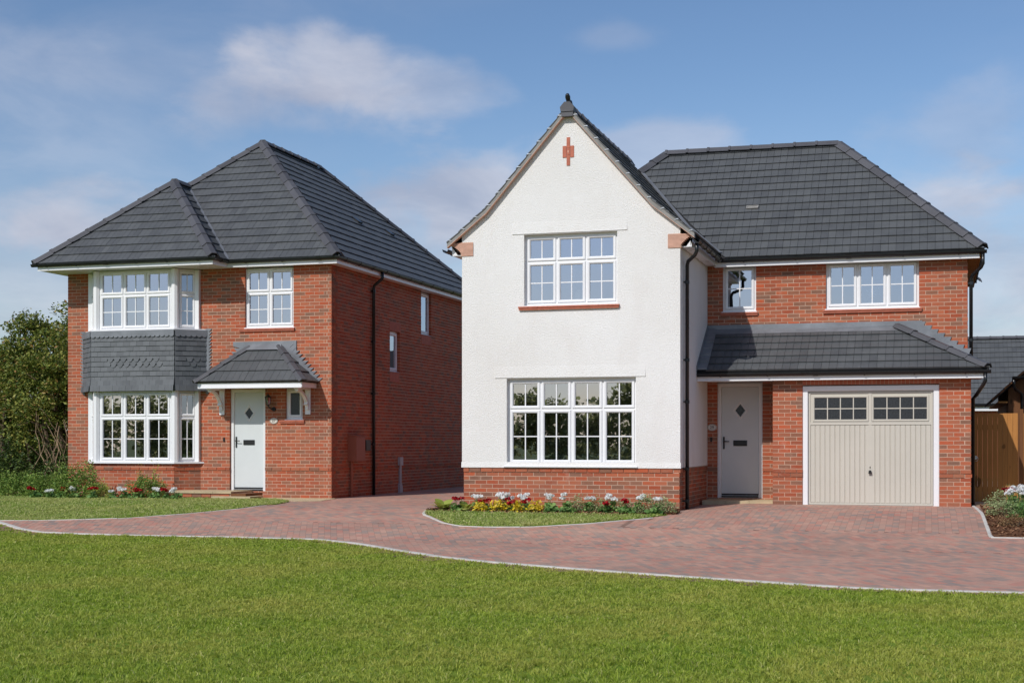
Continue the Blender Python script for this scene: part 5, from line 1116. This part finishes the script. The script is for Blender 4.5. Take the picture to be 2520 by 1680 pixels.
# ================================================================== PLANTS
def leaf_quads(C, size, aspect=1.7, flat=0.0, droop=0.0):
    """C (n,3) -> folded leaf meshes, four vertices each"""
    n = len(C); a = rng.uniform(0, 2 * math.pi, n); el = rng.uniform(-0.6, 1.0, n) * (1 - flat); s = size * rng.uniform(0.6, 1.35, n)
    U = np.stack([np.cos(a) * np.cos(el), np.sin(a) * np.cos(el), np.sin(el) - droop], 1); W = np.cross(U, rng.normal(0, 1, (n, 3)) * (1 - flat) + np.array([0, 0, 1.0])); W /= np.linalg.norm(W, axis=1)[:, None] + 1e-9
    U = U * s[:, None]; W = W * (s / aspect / 2)[:, None]; N = np.cross(U, W); N /= np.linalg.norm(N, axis=1)[:, None] + 1e-9
    return np.stack([C, C + U * 0.45 - W + N * (s * 0.08)[:, None], C + U, C + U * 0.45 + W + N * (s * 0.08)[:, None]], 1)
def round_leaves(C, size, up=0.7):
    n = len(C); nrm = rng.normal(0, 1, (n, 3)) * (1 - up) + np.array([0, -0.25, 1.0]) * up; nrm /= np.linalg.norm(nrm, axis=1)[:, None]; t = np.cross(nrm, rng.normal(0, 1, (n, 3))); t /= np.linalg.norm(t, axis=1)[:, None]; bt = np.cross(nrm, t)
    s = size * rng.uniform(0.6, 1.3, n)[:, None]; k = 7; out = []
    for i in range(k): a = 2 * math.pi * i / k; rr = 1.0 + 0.12 * (-1) ** i; out.append(C + (t * math.cos(a) + bt * math.sin(a)) * s * rr + nrm * s * 0.12 * math.cos(2 * a))
    return np.stack(out, 1)
def poly_obj(name, V, mat, parent=None): return link(name, np_mesh(name, V, V.shape[1], mat), parent)
def blob(n, rx, ry, rz, shell=0.55):
    d = rng.normal(0, 1, (n, 3)); d /= np.linalg.norm(d, axis=1)[:, None]; r = rng.uniform(shell, 1, n) ** 0.7; d[:, 2] = np.abs(d[:, 2]) * 1.0 - 0.05
    lump = 1 + 0.22 * np.sin(d[:, 0] * 5 + rng.uniform(0, 6)) * np.sin(d[:, 1] * 4 + rng.uniform(0, 6)) + 0.12 * np.sin(d[:, 2] * 9 + rng.uniform(0, 6))
    return d * (r * lump)[:, None] * np.array([rx, ry, rz])
def flower_head(cs, rad, n=34):
    out = []
    for c in cs:
        d = rng.normal(0, 1, (n, 3)); d[:, 2] = np.abs(d[:, 2]) * 0.8 - 0.1; d /= np.linalg.norm(d, axis=1)[:, None]
        C = np.array(c) + d * rad * rng.uniform(0.7, 1.05, n)[:, None] * np.array([1, 1, 0.75]); out.append(round_leaves(C, rad * 0.33, 0.15))
    return np.concatenate(out)
def stems(parent, tips, r=0.004, base=0.03, mat='shrub_leaf'):
    b = MB()
    for c in tips: b.tube([(random.uniform(-base, base), random.uniform(-base, base), 0.0), (c[0] * 0.6, c[1] * 0.6, c[2] * 0.55), c], r, 4)
    b.build('stem', mat, parent)
def gz1(x, y, d=0.02): return gz(x, y) + d
def geranium(x, y, label, colour, heads, h=0.2, spread=0.13, leaves=60):
    t = empty('geranium', (x, y, gz1(x, y)), label, 'flower', 'bedding plants'); C = blob(leaves, spread, spread * 0.8, h * 0.72, 0.4); C[:, 2] += 0.02; poly_obj('foliage', round_leaves(C, 0.034), 'geranium_leaf', t)
    tips = [(random.uniform(-spread, spread) * 0.8, random.uniform(-spread, spread * 0.3), h + random.uniform(-0.03, 0.05)) for _ in range(heads)]
    if tips: stems(t, tips)
    for tp in tips: poly_obj('flower', flower_head([tp], 0.056 if colour == 'white' else 0.05, 44), 'petal_red' if colour == 'red' else 'petal_white', t)
    return t
def heuchera(x, y, label, s=1.0):
    t = empty('heuchera', (x, y, gz1(x, y)), label, 'plant', 'bedding plants'); C = blob(150, 0.17 * s, 0.14 * s, 0.20 * s, 0.35); C[:, 2] += 0.02; poly_obj('foliage', leaf_quads(C, 0.055, 1.3), 'heuchera_leaf', t); stems(t, [(random.uniform(-.1, .1), random.uniform(-.1, .1), 0.1) for _ in range(8)], 0.004); return t
def hebe(x, y, label, rx=0.2, rz=0.26, n=700):
    t = empty('hebe', (x, y, gz1(x, y)), label, 'shrub', 'low grey green shrubs'); C = blob(n, rx, rx * 0.85, rz, 0.5); C[:, 2] += 0.02; poly_obj('foliage', leaf_quads(C, 0.032, 1.9), 'hebe_leaf', t)
    C = blob(n // 5, rx * 0.8, rx * 0.7, rz * 0.45, 0.3); poly_obj('dry_leaves', leaf_quads(C, 0.03, 2.2), 'dry_leaf', t); stems(t, [tuple(p) for p in blob(26, rx * 0.75, rx * 0.65, rz * 0.8, 0.6)], 0.004, 0.05, 'bark'); return t
def hosta(x, y, label, n=9, s=0.17):
    t = empty('bergenia', (x, y, gz1(x, y)), label, 'plant', 'bedding plants'); b = MB()
    for k in range(n):
        a = 2 * math.pi * k / n + random.uniform(-0.3, 0.3); L = s * random.uniform(0.75, 1.25); el = random.uniform(0.35, 1.1); d = Vector((math.cos(a) * math.cos(el), math.sin(a) * math.cos(el), math.sin(el))); sd_ = Vector((-math.sin(a), math.cos(a), 0)); nn = sd_.cross(d)
        o = d * 0.05; vs = []; m = 7
        for i in range(m):
            f = i / (m - 1); wv = 0.36 * L * math.sin(math.pi * min(1, 0.12 + f * 0.9)) ** 0.8; c = o + d * (L * f) - Vector((0, 0, 1)) * (0.35 * L * f * f); cup = 0.10 * wv
            vs += [c - sd_ * wv - nn * cup, c + nn * 0.0, c + sd_ * wv - nn * cup]
        b.add(vs, [(3 * i + j, 3 * i + j + 1, 3 * i + j + 4, 3 * i + j + 3) for i in range(m - 1) for j in range(2)]); b.tube([(0, 0, 0), o], 0.005, 4)
    m_ = b.build('foliage', 'hosta_leaf', t, True); return t
def shrub(x, y, rx, rz, n, label, mat='shrub_leaf', size=0.05, group='leafy garden shrubs', dz=0.0):
    t = empty('shrub', (x, y, gz1(x, y, dz)), label, 'shrub', group); C = blob(n, rx, rx * 0.7, rz, 0.35); C[:, 2] = np.maximum(C[:, 2], 0.0) + 0.02; poly_obj('foliage', leaf_quads(C, size, 2.0), mat, t)
    tips = [tuple(p) for p in blob(14, rx * 0.85, rx * 0.6, rz * 0.95, 0.7)]; stems(t, tips, 0.006, 0.1, 'bark')
    sp = np.array([np.array(tips[i % 14]) * (1.0 + 0.22 * rng.random()) for i in range(60)]) + rng.normal(0, 0.03, (60, 3)); sp[:, 2] = np.maximum(sp[:, 2], 0.02); poly_obj('shoots', leaf_quads(sp, size * 0.9, 2.2), mat, t); return t
def UX(u, y):                                                # abscissa of a bearing at a given depth
    k = math.atan((u - 1260) / 3500) - YAW; return math.tan(k) * y
hosta(UX(1090, 24.5), 24.5, 'broad pale green leaves at the tip of the bed beside the kerb', 12, 0.27); hosta(UX(1146, 24.45), 24.45, 'second broad leaved pale green plant from the kerb tip', 10, 0.24)
for (u, c, k, ex) in [(1123, 'red', 4, 'red geranium between the two broad leaved plants'), (1177, 'white', 3, 'white geranium behind the first yellow plant from the left'), (1197, 'red', 3, 'red geranium right of the first white one'), (1229, 'white', 4, 'white geranium with several heads above the second yellow plant'), (1247, 'white', 3, 'white geranium next to the red one near the window sill end'), (1262, 'red', 3, 'red geranium left of the orange yellow plant'),
                      (1286, 'white', 4, 'tall white geranium behind the orange yellow plant'), (1300, 'red', 2, 'low red geranium at the lawn edge between yellow plants'), (1354, 'white', 3, 'white geranium left of centre under the lower window'), (1394, 'white', 2, 'white geranium over large green leaves left of the first grey green shrub'), (1450, 'white', 3, 'white geranium between the first two grey green shrubs'),
                      (1486, 'red', 2, 'low red geranium in front of the grey green shrubs'), (1506, 'white', 3, 'white geranium with yellow green leaves right of the middle red one'), (1532, 'red', 2, 'red geranium in front of the third grey green shrub'), (1574, 'white', 3, 'white geranium beside the largest grey green shrub'), (1622, 'white', 2, 'white geranium at the drainpipe end of the bed')]:
    y = 24.62 if c == 'white' else 24.42; geranium(UX(u, y), y + random.uniform(-0.06, 0.06), ex, c, k, 0.24 if c == 'white' else 0.17)
heuchera(UX(1187, 24.35), 24.35, 'bright yellow heuchera nearest the broad leaved plants'); heuchera(UX(1226, 24.4), 24.4, 'bright yellow heuchera second from the kerb tip', 1.15); heuchera(UX(1273, 24.38), 24.38, 'orange yellow heuchera third from the kerb tip', 0.9); heuchera(UX(1318, 24.36), 24.36, 'bright yellow heuchera below the left end of the lower window')
for (u, l) in ((1358, 'large leaved green geranium without flowers left of the first grey green shrub'), (1398, 'flat green geranium leaves in front of the first grey green shrub'), (1545, 'green geranium leaves at the lawn edge before the third grey green shrub'), (1612, 'low green leaves at the right tip of the small lawn')): geranium(UX(u, 24.36), 24.36, l, 'red', 0, 0.12, 0.15, 80)
hebe(UX(1423, 24.62), 24.62, 'rounded grey green shrub, first from the left under the lower window', 0.2, 0.27); hebe(UX(1474, 24.6), 24.6, 'rounded grey green shrub, second from the left', 0.2, 0.25); hebe(UX(1533, 24.62), 24.62, 'grey green shrub under the right end of the lower window', 0.2, 0.24); hebe(UX(1590, 24.58), 24.58, 'largest grey green shrub near the drainpipe', 0.27, 0.3, 1000); hebe(UX(1637, 24.52), 24.52, 'yellow tinged grey green shrub next to the drainpipe', 0.22, 0.27, 800)
# left bed
shrub(-20.0, 27.6, 0.73, 0.54, 5100, 'leafy green shrub at the far left corner of the brick house bed'); shrub(-19.0, 27.25, 0.62, 0.54, 4420, 'leafy green shrub in front of the left brick corner'); shrub(-18.05, 27.05, 0.71, 0.73, 5780, 'tallest green shrub below the left half of the bay window'); shrub(-17.45, 27.0, 0.36, 0.40, 1700, 'thin yellowing shrub under the middle of the bay window', 'hosta_leaf', 0.035)
shrub(-16.45, 27.25, 0.50, 0.52, 2380, 'airy shrub left of the doorstep'); shrub(-16.35, 27.45, 0.12, 0.85, 130, 'tall thin sprig beside the doorstep', 'hosta_leaf', 0.045); shrub(-16.75, 27.5, 0.10, 0.82, 110, 'tall thin sprig under the right end of the bay window', 'hosta_leaf', 0.04)
for (u, c, k, l) in [(88, 'red', 3, 'red geranium at the foot of the far left shrub'), (122, 'white', 2, 'white geranium between the two leftmost shrubs'), (150, 'red', 2, 'red geranium in front of the second shrub from the left'), (184, 'white', 3, 'white geranium left of the tallest shrub'), (226, 'red', 3, 'red geranium below the tallest shrub'), (278, 'white', 1, 'single white geranium at the right side of the tallest shrub'), (306, 'white', 3, 'white geranium below the middle of the bay'), (338, 'red', 3, 'red geranium below the right part of the bay'), (382, 'white', 4, 'white geranium left of the airy shrub by the doorstep'), (412, 'red', 4, 'red geranium in the airy shrub by the doorstep'), (436, 'white', 3, 'white geranium touching the doorstep')]:
    y = 26.68 if u < 300 else 26.86; geranium(UX(u, y), y, l, c, k, 0.17, 0.14, 40)
# right bed
hebe(1.10, 26.6, 'variegated grey green shrub at the back of the bed by the gate', 0.3, 0.34, 900); hebe(1.02, 24.6, 'yellow green mound in the middle of the mulched bed', 0.3, 0.3, 900); hebe(1.35, 26.9, 'grey green shrub by the fence in the right hand bed', 0.28, 0.34, 800)
t = shrub(1.12, 23.4, 0.32, 0.2, 700, 'browned twiggy low plant at the front of the mulched bed', 'dry_leaf', 0.03); shrub(1.42, 24.2, 0.3, 0.32, 700, 'green leafy plant at the right edge of the mulched bed', 'geranium_leaf', 0.05)
for (x, y, c, l) in [(1.22, 25.6, 'white', 'white geranium at the back of the mulched bed'), (1.42, 25.9, 'white', 'tall white geranium at the right edge of the mulched bed'), (1.20, 24.9, 'white', 'white geranium in the middle of the mulched bed'), (1.18, 25.2, 'red', 'red geranium in the mulched bed'), (1.38, 24.9, 'white', 'white geranium right of the yellow green mound')]: geranium(x, y, l, c, 4, 0.34, 0.16, 60)

# ---- hedgerow tree and hedge at the left
def tree(name, x, y, label, trunk_h, crown, nl, leaf, seeds, mat='tree_leaf', tangle=0):
    random.seed(seeds); t = empty(name, (x, y, gz(x, y) - 0.02), label, 'tree'); b = MB(); ends = []
    for k in range(5):
        a = 2 * math.pi * k / 5 + random.uniform(-0.4, 0.4); s0 = Vector((random.uniform(-0.25, 0.25), random.uniform(-0.2, 0.2), 0)); p1 = s0 + Vector((math.cos(a) * 0.3, math.sin(a) * 0.25, trunk_h * 0.6)); p2 = Vector((math.cos(a) * crown[0] * 0.5, math.sin(a) * crown[1] * 0.5, trunk_h + crown[2] * random.uniform(0.1, 0.5)))
        b.tube([s0, s0.lerp(p1, 0.5) + Vector((random.uniform(-.08, .08), 0, 0)), p1, p1.lerp(p2, 0.5), p2], [0.09, 0.08, 0.065, 0.045, 0.02], 7)
        for j in range(6):
            q0 = p1.lerp(p2, random.uniform(0.1, 1)); a2 = random.uniform(0, 6.28); q1 = q0 + Vector((math.cos(a2) * crown[0] * 0.5, math.sin(a2) * crown[1] * 0.5, random.uniform(-0.1, 0.6) * crown[2])); b.tube([q0, q0.lerp(q1, 0.5) + Vector((0, 0, 0.1)), q1], [0.03, 0.02, 0.007], 5); ends.append(q1); ends.append(q0.lerp(q1, 0.6))
    b.build('trunk', 'bark', t)
    if tangle:
        b = MB()
        for k in range(tangle):
            p = Vector((random.uniform(-0.1, 1.5), random.uniform(-1.3, -0.7), random.uniform(1.0, 2.2))); pts = [p]; d = Vector((random.uniform(-0.4, 0.5), random.uniform(-0.1, 0.1), -1)).normalized()
            for j in range(6): d = (d + Vector((random.uniform(-0.6, 0.6), random.uniform(-0.25, 0.25), random.uniform(-0.4, 0.25)))).normalized(); p = p + d * random.uniform(0.2, 0.34); pts.append(p)
            b.tube(pts, [random.uniform(0.005, 0.012)] * len(pts), 5)
        b.build('bare_stems', 'twig', t)
    cs = []
    for k in range(int(nl / 260)):
        e = random.choice(ends); v = Vector(e) + Vector((random.gauss(0, 0.22) * crown[0], random.gauss(0, 0.22) * crown[1], random.gauss(0, 0.2) * crown[2])); rr = random.uniform(0.22, 0.5)
        C = rng.normal(0, 1, (260, 3)); C /= np.linalg.norm(C, axis=1)[:, None]; cs.append(np.array(v) + C * (rr * rng.uniform(0.25, 1.0, 260) ** 0.6)[:, None] * np.array([1.25, 1.1, 0.7]))
    C = np.concatenate(cs); C = C[C[:, 2] > 0.1]; poly_obj('crown', leaf_quads(C, leaf, 1.8), mat, t); return t
tree('hawthorn_tree', -20.95, 30.9, 'tall hedgerow tree with tangled bare stems left of the red brick house', 1.8, (1.35, 1.2, 2.2), 30000, 0.085, 3, tangle=34)
tree('hawthorn_tree', -22.9, 31.6, 'olive green hedgerow tree at the left edge of the picture', 2.0, (1.5, 1.2, 2.4), 32000, 0.085, 5)
tree('hawthorn_tree', -24.6, 32.5, 'hedgerow tree partly cut off at the left edge behind the olive one', 2.1, (1.6, 1.2, 2.5), 22000, 0.09, 8)
random.seed(21)
hd = empty('hedge', (-21.6, 30.0, 0), 'low dark hedge at the foot of the hedgerow trees', 'hedge')
cs = []
for k in range(46):
    v = np.array([random.uniform(-2.6, 1.9), random.uniform(-0.5, 0.9), random.uniform(0.1, 1.05)]); C = rng.normal(0, 1, (300, 3)); C /= np.linalg.norm(C, axis=1)[:, None]; cs.append(v + C * (0.42 * rng.uniform(0.3, 1, 300) ** 0.5)[:, None])
C = np.concatenate(cs); C = C[C[:, 2] > 0.02]; poly_obj('foliage', leaf_quads(C, 0.075, 1.9), 'hedge_leaf', hd)
b = MB()
for k in range(24): x0 = random.uniform(-2.5, 1.8); b.tube([(x0, random.uniform(-0.2, 0.5), 0), (x0 + random.uniform(-0.2, 0.2), random.uniform(-0.3, 0.5), 0.6), (x0 + random.uniform(-0.4, 0.4), random.uniform(-0.4, 0.5), 1.2)], [0.025, 0.018, 0.006], 5)
b.build('stem', 'bark', hd)
cs = []                                                      # the dense growth behind the hedgerow trees
for k in range(150):
    v = np.array([random.uniform(-32, -19.6), random.uniform(33.0, 36), random.uniform(0.2, 3.0) * (0.75 + 0.25 * math.sin(k))]); C = rng.normal(0, 1, (150, 3)); C /= np.linalg.norm(C, axis=1)[:, None]; cs.append(v + C * (0.75 * rng.uniform(0.3, 1, 150) ** 0.5)[:, None])
tag(poly_obj('thicket', leaf_quads(np.concatenate(cs), 0.16, 1.8), 'hedge_leaf'), 'dark thicket behind the hedgerow trees on the left', 'thicket', kind='stuff')
# wood on the near side of the lawn, mirrored in the ground floor windows
cs = []
for k in range(1250):
    x0 = random.uniform(-80, 90); top = 3.7 + 0.7 * math.sin(x0 * 0.33) + 0.45 * math.sin(x0 * 1.1 + 1); v = np.array([x0, random.uniform(-31.2, -30.0) + max(0, x0 - 10) * 0.45, random.uniform(0.0, 1.0) ** 0.8 * top]); C = rng.normal(0, 1, (120, 3)); C /= np.linalg.norm(C, axis=1)[:, None]; cs.append(v + C * (0.85 * rng.uniform(0.3, 1, 120) ** 0.5)[:, None])
tag(poly_obj('woodland', leaf_quads(np.concatenate(cs), 0.28, 1.3), 'wood_leaf'), 'dark belt of trees mirrored in the ground floor windows', 'woodland', kind='stuff')
# ---- things seen through the glass
def vase(x, y, z, label, s=1.0, plume=True):
    t = empty('vase', (x, y, z), label, 'vase'); b = MB(); pr = [(0.05, 0.0), (0.085, 0.05), (0.095, 0.12), (0.07, 0.19), (0.04, 0.23), (0.045, 0.25)]; b.tube([(0, 0, h * s) for r, h in pr], [r * s for r, h in pr], 14); b.build('pot', 'ceramic', t, True)
    cs = []
    for k in range(7):
        d = Vector((random.uniform(-0.5, 0.5), random.uniform(-0.2, 0.2), 1)).normalized(); L = random.uniform(0.2, 0.42) * s
        for j in range(26): f = j / 26; cs.append(Vector((0, 0, 0.24 * s)) + d * (L * (0.3 + 0.7 * f)) + Vector((random.gauss(0, 0.018), random.gauss(0, 0.018), random.gauss(0, 0.01))))
    poly_obj('plumes', leaf_quads(np.array([tuple(c) for c in cs]), 0.05, 3.0), 'pampas' if plume else 'petal_white', t)
vase(-6.33, 25.40, 3.78, 'pale vase with dried plumes inside the upper gable window', 1.0); b = MB(); b.box(-7.25, -5.57, 25.28, 25.56, 3.74, 3.775); b.build('window_board', 'upvc', rh)
vase(-1.28, 28.5, 3.80, 'small vase with white flowers inside the three light window', 0.7, False); b = MB(); b.box(-2.08, -0.37, 28.40, 28.64, 3.76, 3.795); b.build('window_board', 'upvc', rh); b = MB(); b.box(-4.08, -3.45, 28.40, 28.64, 3.76, 3.795); b.build('window_board', 'upvc', rh)
shrub(-3.62, 28.52, 0.13, 0.12, 120, 'small pale green pot plant inside the narrow upper window', 'hebe_leaf', 0.045, None, 0.0)
bpy.data.objects[[o.name for o in bpy.data.objects if o.get('label') == 'small pale green pot plant inside the narrow upper window'][0]].location.z = 3.80
t = empty('armchair', (-6.45, 26.15, 0.13), 'cream and sage armchair back just inside the lower gable window', 'armchair')
def cushion(x0, x1, y0, y1, z0, z1, nm, mat):
    b = MB(); n = 8; vs = []
    for i in range(n + 1):
        for j in range(n + 1):
            u, v = i / n * 2 - 1, j / n * 2 - 1; bl = (1 - u ** 4) * (1 - v ** 4); vs.append((x0 + (x1 - x0) * (u + 1) / 2, (y0 + y1) / 2 - (y1 - y0) / 2 * bl, z0 + (z1 - z0) * (v + 1) / 2))
    vs += [(p[0], y0 + y1 - p[1], p[2]) for p in vs]; k = (n + 1) ** 2
    fs = [(i * (n + 1) + j, (i + 1) * (n + 1) + j, (i + 1) * (n + 1) + j + 1, i * (n + 1) + j + 1) for i in range(n) for j in range(n)]; b.add(vs, fs + [tuple(q + k for q in f[::-1]) for f in fs]); b.build(nm, mat, t, True)
cushion(-0.50, -0.06, -0.12, 0.1, 0.35, 0.86, 'cushion', 'fabric'); cushion(-0.02, 0.50, -0.12, 0.1, 0.35, 0.88, 'cushion', 'fabric_sage'); b = MB(); b.box(-0.55, 0.55, -0.05, 0.75, 0.0, 0.4); b.box(-0.6, -0.52, 0.0, 0.75, 0.0, 0.6); b.box(0.52, 0.6, 0.0, 0.75, 0.0, 0.6); b.build('seat', 'fabric', t)
t = empty('pot_plant', (-7.15, 25.75, 0.13), 'arching green pot plant inside the left light of the lower gable window', 'plant'); b = MB(); b.tube([(0, 0, 0), (0, 0, 0.62)], [0.14, 0.18], 14); b.build('pot', 'ceramic', t)
b = MB()
for k in range(22):
    a = random.uniform(0, 6.28); L = random.uniform(0.3, 0.55); pts = [(math.cos(a) * L * f * 0.8, math.sin(a) * L * f * 0.5, 0.62 + L * (1.5 * f - 1.1 * f * f)) for f in (0, 0.3, 0.6, 0.85, 1.0)]; b.tube(pts, [0.012, 0.014, 0.012, 0.007, 0.002], 4)
b.build('foliage', 'shrub_leaf', t)
